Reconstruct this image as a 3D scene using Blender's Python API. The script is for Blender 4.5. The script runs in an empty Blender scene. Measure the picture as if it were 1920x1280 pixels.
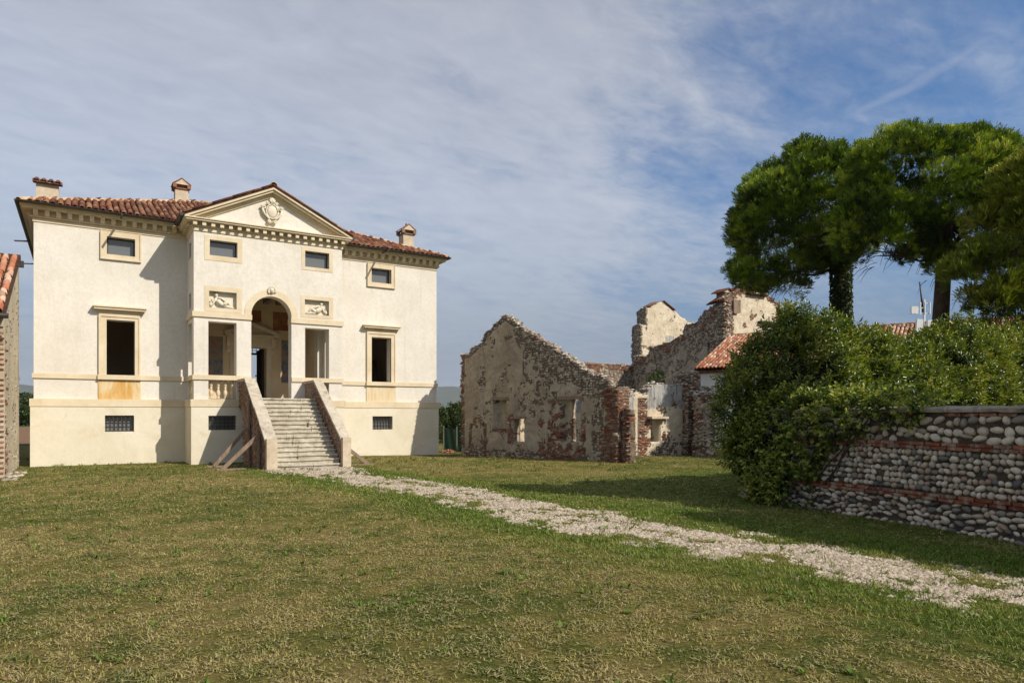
import bpy, math, random
import numpy as np
from mathutils import Vector, Matrix

rng = np.random.default_rng(7)
random.seed(7)
SC = bpy.context.scene
COL = SC.collection

# ------------------------------------------------------------------ camera, sky, sun, exposure
cam_d = bpy.data.cameras.new('camera')
cam_d.sensor_width = 36.0
cam_d.lens = 24.09
cam_d.shift_y = 0.0708
cam_d.clip_start = 0.05
cam_d.clip_end = 30000
cam = bpy.data.objects.new('camera', cam_d)
COL.objects.link(cam)
cam.location = (0, 0, 1.7)
cam.rotation_euler = (math.radians(90), 0, math.radians(-32.1))
SC.camera = cam

SUN_TO = Vector((0.53, -1.0, 0.93)).normalized()
SUN_EL = math.asin(SUN_TO.z)
SUN_AZ = math.atan2(SUN_TO.x, SUN_TO.y)

world = bpy.data.worlds.new('World')
SC.world = world
world.use_nodes = True


def build_world():
    nt = world.node_tree
    nt.nodes.clear()
    N = nt.nodes.new
    L = nt.links.new
    out = N('ShaderNodeOutputWorld')
    bg = N('ShaderNodeBackground')
    bg.inputs['Strength'].default_value = 0.15
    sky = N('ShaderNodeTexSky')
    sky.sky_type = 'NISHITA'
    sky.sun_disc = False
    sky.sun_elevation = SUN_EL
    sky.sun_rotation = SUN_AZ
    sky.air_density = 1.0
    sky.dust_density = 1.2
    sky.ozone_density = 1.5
    tc = N('ShaderNodeTexCoord')
    sep = N('ShaderNodeSeparateXYZ')
    L(tc.outputs['Generated'], sep.inputs[0])

    def math_(op, a, b=None, c=None):
        n = N('ShaderNodeMath')
        n.operation = op
        for i, v in enumerate((a, b, c)):
            if v is None:
                continue
            if isinstance(v, (int, float)):
                n.inputs[i].default_value = v
            else:
                L(v, n.inputs[i])
        return n.outputs[0]
    # project directions on a flat cloud layer
    zz = math_('MAXIMUM', sep.outputs[2], 0.0)
    den = math_('ADD', zz, 0.14)
    u = math_('DIVIDE', sep.outputs[0], den)
    v = math_('DIVIDE', sep.outputs[1], den)
    cmb = N('ShaderNodeCombineXYZ')
    L(u, cmb.inputs[0])
    L(v, cmb.inputs[1])
    mp = N('ShaderNodeMapping')
    mp.inputs['Rotation'].default_value = (0, 0, math.radians(-38))
    mp.inputs['Scale'].default_value = (0.72, 1.25, 1)
    L(cmb.outputs[0], mp.inputs[0])

    def noise(scale, detail, rough, dist, loc):
        m = N('ShaderNodeMapping')
        m.inputs['Location'].default_value = loc
        L(mp.outputs[0], m.inputs[0])
        n = N('ShaderNodeTexNoise')
        n.inputs['Scale'].default_value = scale
        n.inputs['Detail'].default_value = detail
        n.inputs['Roughness'].default_value = rough
        n.inputs['Distortion'].default_value = dist
        L(m.outputs[0], n.inputs['Vector'])
        return n.outputs['Fac']
    n1 = noise(1.1, 6, 0.55, 0.3, (3.1, 1.7, 0))
    n2 = noise(3.2, 8, 0.6, 0.6, (7.3, 2.2, 0))
    n3 = noise(10.0, 6, 0.62, 0.4, (1.3, 9.2, 0))
    dens = math_('ADD', math_('MULTIPLY', n1, 0.46), math_('ADD', math_('MULTIPLY', n2, 0.30), math_('MULTIPLY', n3, 0.24)))
    # the sheet thins out towards the east (right of the view)
    hl = math_('SQRT', math_('ADD', math_('ADD', math_('MULTIPLY', sep.outputs[0], sep.outputs[0]), math_('MULTIPLY', sep.outputs[1], sep.outputs[1])), 0.002))
    side = math_('DIVIDE', math_('ADD', math_('MULTIPLY', sep.outputs[0], 0.946), math_('MULTIPLY', sep.outputs[1], 0.326)), hl)
    thin = N('ShaderNodeMapRange')
    thin.interpolation_type = 'SMOOTHSTEP'
    L(side, thin.inputs[0])
    thin.inputs[1].default_value = 0.78
    thin.inputs[2].default_value = 1.0
    thin.inputs[3].default_value = 0.22
    thin.inputs[4].default_value = -0.085
    # and near the horizon
    hz = N('ShaderNodeMapRange')
    hz.interpolation_type = 'SMOOTHSTEP'
    L(sep.outputs[2], hz.inputs[0])
    hz.inputs[1].default_value = 0.0
    hz.inputs[2].default_value = 0.26
    hz.inputs[3].default_value = -0.11
    hz.inputs[4].default_value = 0.0
    d2 = math_('ADD', math_('ADD', dens, thin.outputs[0]), hz.outputs[0])
    cov = N('ShaderNodeMapRange')
    cov.interpolation_type = 'SMOOTHSTEP'
    L(d2, cov.inputs[0])
    cov.inputs[1].default_value = 0.30
    cov.inputs[2].default_value = 0.70
    cov.inputs[3].default_value = 0.0
    cov.inputs[4].default_value = 0.93
    # one long feathery streak in the eastern blue
    d1 = Vector(((1610 - 960) / 1285, 1.0, (776 - 215) / 1285))
    d2 = Vector(((1835 - 960) / 1285, 1.0, (776 - 85) / 1285))
    rot = Matrix.Rotation(math.radians(-32.1), 3, 'Z')
    d1, d2 = (rot @ d1).normalized(), (rot @ d2).normalized()
    nn = d1.cross(d2).normalized()
    mid = (d1 + d2).normalized()

    def dot_(v):
        n = N('ShaderNodeVectorMath')
        n.operation = 'DOT_PRODUCT'
        L(tc.outputs['Generated'], n.inputs[0])
        n.inputs[1].default_value = v
        return n.outputs['Value']
    off = math_('ADD', dot_(nn), math_('MULTIPLY', math_('SUBTRACT', n2, 0.5), 0.035))
    across = N('ShaderNodeMapRange')
    across.interpolation_type = 'SMOOTHSTEP'
    L(math_('ABSOLUTE', off), across.inputs[0])
    across.inputs[1].default_value = 0.013
    across.inputs[2].default_value = 0.0
    along = N('ShaderNodeMapRange')
    along.interpolation_type = 'SMOOTHSTEP'
    L(dot_(mid), along.inputs[0])
    along.inputs[1].default_value = 0.9935
    along.inputs[2].default_value = 0.9985
    streak = math_('MULTIPLY', math_('MULTIPLY', across.outputs[0], along.outputs[0]), math_('ADD', 0.25, math_('MULTIPLY', n3, 0.8)))
    cover = math_('MAXIMUM', cov.outputs[0], math_('MULTIPLY', streak, 0.5))
    tint = N('ShaderNodeMixRGB')
    L(math_('ADD', math_('MULTIPLY', n2, 0.55), math_('MULTIPLY', math_('SUBTRACT', math_('MULTIPLY', n3, 1.6), 0.3), 0.45)), tint.inputs[0])
    tint.inputs[1].default_value = (1.72, 1.70, 1.80, 1)
    tint.inputs[2].default_value = (3.42, 3.32, 3.28, 1)
    blue = N('ShaderNodeMixRGB')
    blue.blend_type = 'MULTIPLY'
    blue.inputs[0].default_value = 1
    L(sky.outputs[0], blue.inputs[1])
    blue.inputs[2].default_value = (0.34, 0.57, 0.78, 1)
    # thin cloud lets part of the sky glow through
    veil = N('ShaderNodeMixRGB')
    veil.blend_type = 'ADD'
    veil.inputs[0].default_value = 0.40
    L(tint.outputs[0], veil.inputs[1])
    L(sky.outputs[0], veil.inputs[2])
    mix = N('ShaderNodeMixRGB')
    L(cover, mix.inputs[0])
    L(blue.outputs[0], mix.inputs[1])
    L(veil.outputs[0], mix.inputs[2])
    # bluish distance low over the horizon, the same all round
    low = N('ShaderNodeMapRange')
    low.interpolation_type = 'SMOOTHSTEP'
    L(sep.outputs[2], low.inputs[0])
    low.inputs[1].default_value = 0.0
    low.inputs[2].default_value = 0.33
    low.inputs[3].default_value = 0.84
    low.inputs[4].default_value = 0.0
    lowmix = N('ShaderNodeMixRGB')
    L(low.outputs[0], lowmix.inputs[0])
    L(mix.outputs[0], lowmix.inputs[1])
    lowmix.inputs[2].default_value = (1.16, 1.45, 2.08, 1)
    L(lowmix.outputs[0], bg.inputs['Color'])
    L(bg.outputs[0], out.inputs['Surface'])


build_world()
sun_d = bpy.data.lights.new('sun', 'SUN')
sun_d.energy = 5.0
sun_d.angle = math.radians(0.5)
sun_d.color = (1.0, 0.915, 0.79)
sun = bpy.data.objects.new('sun', sun_d)
COL.objects.link(sun)
sun.rotation_euler = SUN_TO.to_track_quat('Z', 'Y').to_euler()

SC.view_settings.view_transform = 'Standard'
SC.view_settings.look = 'None'
SC.view_settings.exposure = 0.06
SC.view_settings.gamma = 1.0
SC.view_settings.use_curve_mapping = False
SC.cycles.max_bounces = 6
SC.cycles.transparent_max_bounces = 4


# ------------------------------------------------------------------ materials
def mat(name, build, rough=0.9, spec=0.2):
    m = bpy.data.materials.new(name)
    m.use_nodes = True
    nt = m.node_tree
    b = nt.nodes['Principled BSDF']
    b.inputs['Roughness'].default_value = rough
    b.inputs['Specular IOR Level'].default_value = spec
    build(NT(nt), b)
    return m


class NT:
    def __init__(s, nt):
        s.nt = nt
        s.b = nt.nodes['Principled BSDF']

    def n(s, t, **kw):
        nd = s.nt.nodes.new(t)
        for k, v in kw.items():
            setattr(nd, k, v)
        return nd

    def l(s, a, b):
        s.nt.links.new(a, b)

    def pos(s):
        return s.n('ShaderNodeNewGeometry').outputs['Position']

    def noise(s, scale, detail=5, rough=0.6, dist=0.0, vec=None, stretch=None):
        n = s.n('ShaderNodeTexNoise')
        n.inputs['Scale'].default_value = scale
        n.inputs['Detail'].default_value = detail
        n.inputs['Roughness'].default_value = rough
        n.inputs['Distortion'].default_value = dist
        v = vec or s.pos()
        if stretch:
            m = s.n('ShaderNodeMapping')
            m.inputs['Scale'].default_value = stretch
            s.l(v, m.inputs[0])
            v = m.outputs[0]
        s.l(v, n.inputs['Vector'])
        return n.outputs['Fac']

    def ramp(s, fac, stops):
        r = s.n('ShaderNodeValToRGB')
        e = r.color_ramp.elements
        while len(e) < len(stops):
            e.new(0.5)
        for i, (p, c) in enumerate(stops):
            e[i].position = p
            e[i].color = (*c, 1) if len(c) == 3 else c
        s.l(fac, r.inputs[0])
        return r.outputs['Color']

    def mix(s, fac, a, b, mode='MIX'):
        m = s.n('ShaderNodeMixRGB', blend_type=mode)
        for i, v in enumerate((fac, a, b)):
            if isinstance(v, (int, float)):
                m.inputs[i].default_value = v
            elif isinstance(v, tuple):
                m.inputs[i].default_value = (*v, 1)
            else:
                s.l(v, m.inputs[i])
        return m.outputs[0]

    def rng(s, v, a, b, c=0.0, d=1.0, smooth=True):
        m = s.n('ShaderNodeMapRange')
        if smooth:
            m.interpolation_type = 'SMOOTHSTEP'
        s.l(v, m.inputs[0])
        for i, q in enumerate((a, b, c, d)):
            m.inputs[i + 1].default_value = q
        return m.outputs[0]

    def math(s, op, a, b):
        m = s.n('ShaderNodeMath', operation=op)
        for i, v in enumerate((a, b)):
            if isinstance(v, (int, float)):
                m.inputs[i].default_value = v
            else:
                s.l(v, m.inputs[i])
        return m.outputs[0]

    def attr(s, name, out='Fac'):
        a = s.n('ShaderNodeAttribute')
        a.attribute_name = name
        return a.outputs[out]

    def rand(s):
        # per object random plus a per piece value for joined pieces
        o = s.n('ShaderNodeObjectInfo').outputs['Random']
        return s.math('FRACT', s.math('ADD', o, s.attr('tint')), 0.0)

    def bump(s, h, strength=0.3, dist=0.02):
        b = s.n('ShaderNodeBump')
        b.inputs['Strength'].default_value = strength
        b.inputs['Distance'].default_value = dist
        s.l(h, b.inputs['Height'])
        s.l(b.outputs[0], s.b.inputs['Normal'])

    def base(s, c):
        if isinstance(c, tuple):
            s.b.inputs['Base Color'].default_value = (*c, 1)
        else:
            s.l(c, s.b.inputs['Base Color'])


def m_plaster(k, b):
    big = k.noise(0.55, 5, 0.6, 0.5)
    c = k.ramp(big, [(0.3, (0.61, 0.572, 0.50)), (0.55, (0.69, 0.655, 0.59)), (0.8, (0.735, 0.71, 0.655))])
    streak = k.noise(1.6, 6, 0.65, 0.2, stretch=(2.2, 2.2, 0.35))
    c = k.mix(k.rng(streak, 0.48, 0.8, 0, 0.5), c, (0.53, 0.485, 0.40))
    run = k.noise(2.2, 7, 0.7, 0.15, stretch=(3.2, 3.2, 0.16))
    c = k.mix(k.rng(run, 0.55, 0.74, 0, 0.42), c, (0.46, 0.42, 0.35))
    fine = k.noise(9, 7, 0.78)
    c = k.mix(k.rng(fine, 0.38, 0.70, 0.0, 0.5), c, (0.52, 0.48, 0.41))
    c = k.mix(k.rng(k.noise(2.6, 7, 0.72, 0.6), 0.50, 0.72, 0.0, 0.35), c, (0.52, 0.48, 0.42))
    # faint grey blotches and ochre damp marks with a shape of their own
    blot = k.noise(1.1, 7, 0.7, 1.0)
    c = k.mix(k.rng(blot, 0.60, 0.78, 0, 0.40), c, (0.50, 0.44, 0.33))
    k.base(c)
    k.bump(k.math('ADD', k.noise(3, 4, 0.6), k.math('MULTIPLY', k.noise(26, 5, 0.7), 0.5)), 0.35, 0.03)


def m_basewall(k, b):
    big = k.noise(0.7, 5, 0.6, 0.7)
    c = k.ramp(big, [(0.3, (0.60, 0.54, 0.41)), (0.55, (0.67, 0.62, 0.50)), (0.8, (0.71, 0.67, 0.57))])
    blot = k.noise(1.3, 8, 0.72, 1.2)
    c = k.mix(k.rng(blot, 0.56, 0.74, 0, 0.6), c, (0.50, 0.38, 0.19))
    crack = k.noise(5, 8, 0.75, 1.5)
    c = k.mix(k.rng(crack, 0.66, 0.74, 0, 0.5), c, (0.38, 0.29, 0.18))
    c = k.mix(k.rng(k.noise(8, 5, 0.7), 0.4, 0.75, 0.0, 0.2), c, (0.5, 0.45, 0.36))
    k.base(c)
    k.bump(k.math('ADD', k.noise(3, 4, 0.6), k.math('MULTIPLY', k.noise(26, 5, 0.7), 0.5)), 0.35, 0.03)


def m_trim(k, b):
    c = k.ramp(k.noise(1.4, 6, 0.65, 0.4), [(0.25, (0.54, 0.44, 0.29)), (0.55, (0.63, 0.54, 0.39)), (0.8, (0.68, 0.61, 0.48))])
    st = k.noise(3.5, 7, 0.7, 0.3, stretch=(1, 1, 0.25))
    c = k.mix(k.rng(st, 0.52, 0.8, 0, 0.5), c, (0.40, 0.30, 0.16))
    k.base(c)
    k.bump(k.noise(20, 6, 0.7), 0.3, 0.015)


def m_ochre(k, b):
    st = k.noise(2.2, 6, 0.65, 0.5, stretch=(1.6, 1, 0.35))
    c = k.ramp(st, [(0.33, (0.50, 0.28, 0.07)), (0.47, (0.58, 0.38, 0.15)), (0.60, (0.64, 0.53, 0.35)), (0.75, (0.60, 0.44, 0.22))])
    k.base(c)
    k.bump(k.noise(20, 6, 0.7), 0.25, 0.015)


def m_ochre_pale(k, b):
    st = k.noise(2.6, 6, 0.65, 0.5, stretch=(2.0, 1, 0.3))
    k.base(k.ramp(st, [(0.34, (0.58, 0.42, 0.22)), (0.52, (0.63, 0.53, 0.36)), (0.72, (0.66, 0.60, 0.47))]))
    k.bump(k.noise(20, 6, 0.7), 0.25, 0.015)


def m_statue(k, b):
    c = k.ramp(k.noise(6, 5, 0.6), [(0.3, (0.58, 0.52, 0.40)), (0.7, (0.70, 0.65, 0.54))])
    k.base(c)


def m_inner(k, b):
    c = k.ramp(k.noise(0.9, 6, 0.65, 0.4), [(0.3, (0.56, 0.44, 0.26)), (0.6, (0.68, 0.55, 0.36)), (0.8, (0.74, 0.63, 0.45))])
    k.base(c)
    k.bump(k.noise(12, 5, 0.7), 0.2, 0.02)


def m_room(k, b):
    k.base(k.ramp(k.noise(0.8, 5, 0.6), [(0.3, (0.50, 0.40, 0.30)), (0.7, (0.64, 0.54, 0.43))]))


def m_fresco(k, b):
    n = k.noise(2.3, 7, 0.68, 1.3)
    c = k.ramp(n, [(0.30, (0.06, 0.075, 0.10)), (0.44, (0.16, 0.19, 0.22)), (0.54, (0.33, 0.23, 0.17)), (0.64, (0.30, 0.13, 0.08)), (0.78, (0.44, 0.40, 0.28))])
    k.base(c)


def m_fresco_red(k, b):
    k.base(k.ramp(k.noise(2.6, 7, 0.7, 1.2), [(0.3, (0.16, 0.07, 0.035)), (0.55, (0.34, 0.14, 0.06)), (0.75, (0.42, 0.30, 0.16))]))


def m_wood_dark(k, b):
    k.base(k.ramp(k.noise(3, 6, 0.7, 0.3, stretch=(6, 6, 0.6)), [(0.3, (0.028, 0.019, 0.013)), (0.7, (0.075, 0.052, 0.036))]))


def m_wood_old(k, b):
    k.base(k.ramp(k.noise(4, 7, 0.7, 0.4, stretch=(4, 4, 1)), [(0.3, (0.15, 0.105, 0.075)), (0.6, (0.27, 0.20, 0.15)), (0.8, (0.36, 0.29, 0.23))]))
    k.bump(k.noise(14, 6, 0.7, 0.3, stretch=(4, 4, 1)), 0.4, 0.01)


def m_step(k, b):
    c = k.ramp(k.noise(2.4, 8, 0.72, 0.7), [(0.28, (0.20, 0.175, 0.135)), (0.46, (0.42, 0.38, 0.30)), (0.62, (0.55, 0.51, 0.425)), (0.8, (0.64, 0.605, 0.53))])
    c = k.mix(k.rng(k.noise(11, 7, 0.75, 0.6), 0.52, 0.72, 0, 0.75), c, (0.13, 0.115, 0.085))
    c = k.mix(k.rng(k.rand(), 0, 1, 0, 0.22), c, (0.34, 0.30, 0.22))
    k.base(c)
    k.bump(k.noise(18, 7, 0.75), 0.6, 0.02)


def m_coping(k, b):
    c = k.ramp(k.noise(3.4, 8, 0.74, 0.8), [(0.3, (0.10, 0.085, 0.065)), (0.48, (0.25, 0.215, 0.17)), (0.75, (0.42, 0.38, 0.31))])
    k.base(c)
    k.bump(k.noise(18, 7, 0.75), 0.5, 0.02)


def m_stair_cap(k, b):
    c = k.ramp(k.noise(3.4, 8, 0.74, 0.8), [(0.3, (0.20, 0.17, 0.13)), (0.48, (0.42, 0.37, 0.295)), (0.75, (0.58, 0.53, 0.44))])
    k.base(c)
    k.bump(k.noise(18, 7, 0.75), 0.5, 0.02)


def m_parapet(k, b):
    c = k.ramp(k.noise(3.2, 8, 0.75, 0.9), [(0.3, (0.11, 0.075, 0.05)), (0.45, (0.24, 0.165, 0.115)), (0.6, (0.37, 0.31, 0.245)), (0.78, (0.48, 0.43, 0.35))])
    k.base(c)
    k.bump(k.noise(14, 8, 0.8), 1.0, 0.05)


def m_post(k, b):
    c = k.ramp(k.noise(4, 7, 0.7, 0.5), [(0.3, (0.42, 0.33, 0.235)), (0.6, (0.56, 0.475, 0.36)), (0.8, (0.63, 0.56, 0.46))])
    k.base(c)
    k.bump(k.noise(18, 7, 0.75), 0.4, 0.02)


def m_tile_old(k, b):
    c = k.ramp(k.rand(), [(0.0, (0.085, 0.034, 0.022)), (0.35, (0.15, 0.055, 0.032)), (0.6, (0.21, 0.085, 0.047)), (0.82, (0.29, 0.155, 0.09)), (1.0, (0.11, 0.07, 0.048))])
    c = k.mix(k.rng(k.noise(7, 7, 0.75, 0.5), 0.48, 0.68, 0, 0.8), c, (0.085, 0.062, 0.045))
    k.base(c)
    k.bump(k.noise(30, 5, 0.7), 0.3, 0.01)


def m_tile_bright(k, b):  # brighter terracotta of the outbuilding and farm roofs
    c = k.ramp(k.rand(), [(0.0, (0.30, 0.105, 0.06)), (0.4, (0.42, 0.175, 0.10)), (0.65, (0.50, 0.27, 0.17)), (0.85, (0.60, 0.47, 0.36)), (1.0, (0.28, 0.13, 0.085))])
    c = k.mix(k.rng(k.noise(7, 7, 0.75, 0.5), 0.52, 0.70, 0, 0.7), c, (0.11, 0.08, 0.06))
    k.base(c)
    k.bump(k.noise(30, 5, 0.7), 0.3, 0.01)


def m_ridge(k, b):
    c = k.ramp(k.rand(), [(0.0, (0.42, 0.25, 0.14)), (0.5, (0.50, 0.34, 0.20)), (1.0, (0.56, 0.42, 0.28))])
    c = k.mix(k.rng(k.noise(7, 7, 0.75, 0.5), 0.5, 0.75, 0, 0.5), c, (0.20, 0.13, 0.08))
    k.base(c)


def m_pan(k, b):
    k.base(k.ramp(k.noise(4, 6, 0.7), [(0.3, (0.035, 0.02, 0.014)), (0.7, (0.10, 0.05, 0.03))]))


def m_brick(k, b):
    c = k.ramp(k.rand(), [(0.0, (0.115, 0.038, 0.024)), (0.3, (0.175, 0.058, 0.035)), (0.55, (0.24, 0.092, 0.055)), (0.8, (0.33, 0.165, 0.105)), (1.0, (0.21, 0.14, 0.105))])
    c = k.mix(k.rng(k.noise(5, 8, 0.75, 0.6), 0.50, 0.68, 0, 0.7), c, (0.33, 0.285, 0.225))
    c = k.mix(k.rng(k.noise(3, 7, 0.75, 0.6), 0.60, 0.76, 0, 0.8), c, (0.055, 0.042, 0.035))
    k.base(c)
    k.bump(k.noise(40, 6, 0.75), 0.5, 0.012)


def m_brick_dark(k, b):
    c = k.ramp(k.rand(), [(0.0, (0.13, 0.043, 0.026)), (0.4, (0.20, 0.066, 0.038)), (0.75, (0.27, 0.11, 0.065)), (1.0, (0.16, 0.095, 0.07))])
    c = k.mix(k.rng(k.noise(7, 8, 0.75, 0.6), 0.46, 0.62, 0, 0.8), c, (0.36, 0.31, 0.25))
    k.base(c)
    k.bump(k.noise(40, 6, 0.75), 0.5, 0.012)


def m_stone(k, b):
    c = k.ramp(k.rand(), [(0.0, (0.05, 0.05, 0.052)), (0.08, (0.14, 0.135, 0.13)), (0.2, (0.36, 0.31, 0.24)), (0.45, (0.52, 0.455, 0.36)), (0.7, (0.64, 0.575, 0.475)), (0.88, (0.46, 0.37, 0.27)), (1.0, (0.30, 0.21, 0.155))])
    c = k.mix(k.rng(k.noise(14, 8, 0.78, 0.6), 0.42, 0.70, 0, 0.7), c, (0.17, 0.15, 0.125))
    c = k.mix(k.rng(k.noise(60, 4, 0.7), 0.55, 0.72, 0, 0.35), c, (0.60, 0.59, 0.56))
    k.base(c)
    k.bump(k.noise(45, 6, 0.7), 0.35, 0.01)


def m_rubble(k, b):
    c = k.ramp(k.rand(), [(0.0, (0.13, 0.11, 0.09)), (0.25, (0.25, 0.215, 0.17)), (0.55, (0.37, 0.325, 0.26)), (0.85, (0.50, 0.45, 0.38)), (0.95, (0.24, 0.145, 0.10)), (1.0, (0.17, 0.085, 0.055))])
    c = k.mix(k.rng(k.noise(10, 6, 0.72), 0.5, 0.72, 0, 0.5), c, (0.12, 0.105, 0.09))
    k.base(c)
    k.bump(k.noise(40, 6, 0.7), 0.4, 0.012)


def m_mortar(k, b):
    c = k.ramp(k.noise(7, 8, 0.75, 0.5), [(0.3, (0.04, 0.032, 0.026)), (0.55, (0.10, 0.082, 0.064)), (0.8, (0.20, 0.17, 0.135))])
    k.base(c)
    k.bump(k.noise(30, 8, 0.8), 0.9, 0.03)


def m_ruin(k, b):
    # plaster where 'bare' is 0, rough mortar bed where it is 1; 'grey' = cement render
    pl = k.ramp(k.noise(0.9, 7, 0.68, 0.7), [(0.25, (0.22, 0.18, 0.135)), (0.5, (0.37, 0.315, 0.24)), (0.75, (0.50, 0.44, 0.35))])
    pl = k.mix(k.rng(k.noise(2.2, 7, 0.7, 0.5, stretch=(1.5, 1.5, 0.3)), 0.54, 0.78, 0, 0.55), pl, (0.17, 0.14, 0.105))
    pl = k.mix(k.rng(k.noise(8, 7, 0.75), 0.55, 0.72, 0, 0.6), pl, (0.13, 0.105, 0.08))
    pl = k.mix(k.rng(k.noise(3.2, 8, 0.78, 0.8), 0.46, 0.66, 0, 0.65), pl, (0.20, 0.165, 0.125))
    gr = k.ramp(k.noise(2.4, 8, 0.72, 0.4, stretch=(3, 3, 0.28)), [(0.3, (0.10, 0.10, 0.10)), (0.5, (0.34, 0.335, 0.32)), (0.72, (0.58, 0.56, 0.52))])
    c = k.mix(k.rng(k.attr('grey'), 0.35, 0.65), pl, gr)
    br = k.ramp(k.noise(5, 8, 0.75, 0.5), [(0.3, (0.06, 0.046, 0.034)), (0.55, (0.16, 0.125, 0.095)), (0.8, (0.30, 0.25, 0.195))])
    ed = k.math('ADD', k.attr('bare'), k.math('MULTIPLY', k.math('SUBTRACT', k.noise(9, 6, 0.7), 0.5), 0.7))
    c = k.mix(k.rng(ed, 0.42, 0.58), c, br)
    k.base(c)
    k.bump(k.math('ADD', k.noise(5, 6, 0.7), k.math('MULTIPLY', k.noise(28, 6, 0.75), 0.6)), 0.8, 0.04)


def m_ruin_sunlit(k, b):  # m_ruin copy with sunlight painted into the plaster of south-facing walls
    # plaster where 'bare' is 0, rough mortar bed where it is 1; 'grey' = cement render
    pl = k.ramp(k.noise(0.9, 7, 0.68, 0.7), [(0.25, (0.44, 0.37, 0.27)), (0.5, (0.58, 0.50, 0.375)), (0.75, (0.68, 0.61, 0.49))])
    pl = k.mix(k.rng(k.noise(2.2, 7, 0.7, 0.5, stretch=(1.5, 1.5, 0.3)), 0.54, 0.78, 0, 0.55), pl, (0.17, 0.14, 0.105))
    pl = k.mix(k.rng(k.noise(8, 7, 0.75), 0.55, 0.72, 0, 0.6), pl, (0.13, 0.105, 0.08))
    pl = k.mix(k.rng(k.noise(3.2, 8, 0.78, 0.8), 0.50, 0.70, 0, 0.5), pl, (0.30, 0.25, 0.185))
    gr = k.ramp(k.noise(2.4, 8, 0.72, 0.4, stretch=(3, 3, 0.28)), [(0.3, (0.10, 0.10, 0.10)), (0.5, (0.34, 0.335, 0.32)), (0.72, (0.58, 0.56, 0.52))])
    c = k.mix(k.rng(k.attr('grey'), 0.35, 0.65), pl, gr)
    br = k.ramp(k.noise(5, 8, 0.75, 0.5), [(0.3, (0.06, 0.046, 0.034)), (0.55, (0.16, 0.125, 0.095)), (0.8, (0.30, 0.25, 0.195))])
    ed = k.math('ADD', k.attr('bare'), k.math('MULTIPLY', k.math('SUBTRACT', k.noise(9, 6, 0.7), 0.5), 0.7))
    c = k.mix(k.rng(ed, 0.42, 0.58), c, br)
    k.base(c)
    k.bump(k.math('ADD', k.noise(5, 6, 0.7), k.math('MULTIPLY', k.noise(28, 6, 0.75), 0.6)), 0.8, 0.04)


def m_farmwall(k, b):
    c = k.ramp(k.noise(1.0, 6, 0.65, 0.5), [(0.3, (0.47, 0.395, 0.28)), (0.55, (0.58, 0.51, 0.385)), (0.8, (0.66, 0.60, 0.48))])
    c = k.mix(k.rng(k.noise(6, 8, 0.78, 1.2, stretch=(1, 0.5, 1)), 0.53, 0.68, 0, 0.6), c, (0.22, 0.17, 0.115))
    c = k.mix(k.rng(k.noise(2.2, 7, 0.75, 0.8), 0.62, 0.74, 0, 0.7), c, (0.30, 0.16, 0.09))
    k.base(c)
    k.bump(k.noise(10, 8, 0.8), 1.0, 0.06)


def m_whitewall(k, b):
    k.base(k.ramp(k.noise(1, 5, 0.6), [(0.3, (0.66, 0.67, 0.68)), (0.7, (0.75, 0.75, 0.75))]))
    k.bump(k.noise(20, 5, 0.7), 0.2, 0.02)


def m_metal_dark(k, b):
    k.base(k.ramp(k.noise(5, 5, 0.6), [(0.3, (0.022, 0.018, 0.016)), (0.7, (0.05, 0.04, 0.035))]))


def m_grey_metal(k, b):
    k.base((0.42, 0.44, 0.46))


def m_white_metal(k, b):
    k.base(k.ramp(k.noise(6, 4, 0.6), [(0.3, (0.60, 0.60, 0.59)), (0.7, (0.74, 0.74, 0.72))]))


def m_glass(k, b):
    k.base((0.13, 0.138, 0.145))
    k.bump(k.noise(1.5, 2, 0.5), 0.02, 0.02)


def m_bark(k, b):
    k.base(k.ramp(k.noise(5, 7, 0.72, 0.5, stretch=(2.5, 2.5, 0.7)), [(0.3, (0.045, 0.03, 0.022)), (0.6, (0.12, 0.085, 0.062)), (0.8, (0.19, 0.145, 0.11))]))
    k.bump(k.noise(12, 7, 0.75, 0.5, stretch=(2.5, 2.5, 0.7)), 0.9, 0.05)


def m_core(k, b):  # near-black tone painting the shade inside foliage
    k.base(k.ramp(k.noise(9, 6, 0.7), [(0.3, (0.012, 0.016, 0.006)), (0.7, (0.03, 0.038, 0.014))]))


def m_leaf(spec, rough, trans):
    def f(k, b):
        c = k.attr('col', 'Color')
        k.base(c)
        b.inputs['Roughness'].default_value = rough
        b.inputs['Specular IOR Level'].default_value = spec
        tr = k.n('ShaderNodeBsdfTranslucent')
        k.l(k.mix(1.0, c, (1.5, 1.5, 0.7), 'MULTIPLY'), tr.inputs['Color'])
        ms = k.n('ShaderNodeMixShader')
        ms.inputs[0].default_value = trans
        out = k.nt.nodes['Material Output']
        k.l(b.outputs[0], ms.inputs[1])
        k.l(tr.outputs[0], ms.inputs[2])
        k.l(ms.outputs[0], out.inputs['Surface'])
    return f


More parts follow.
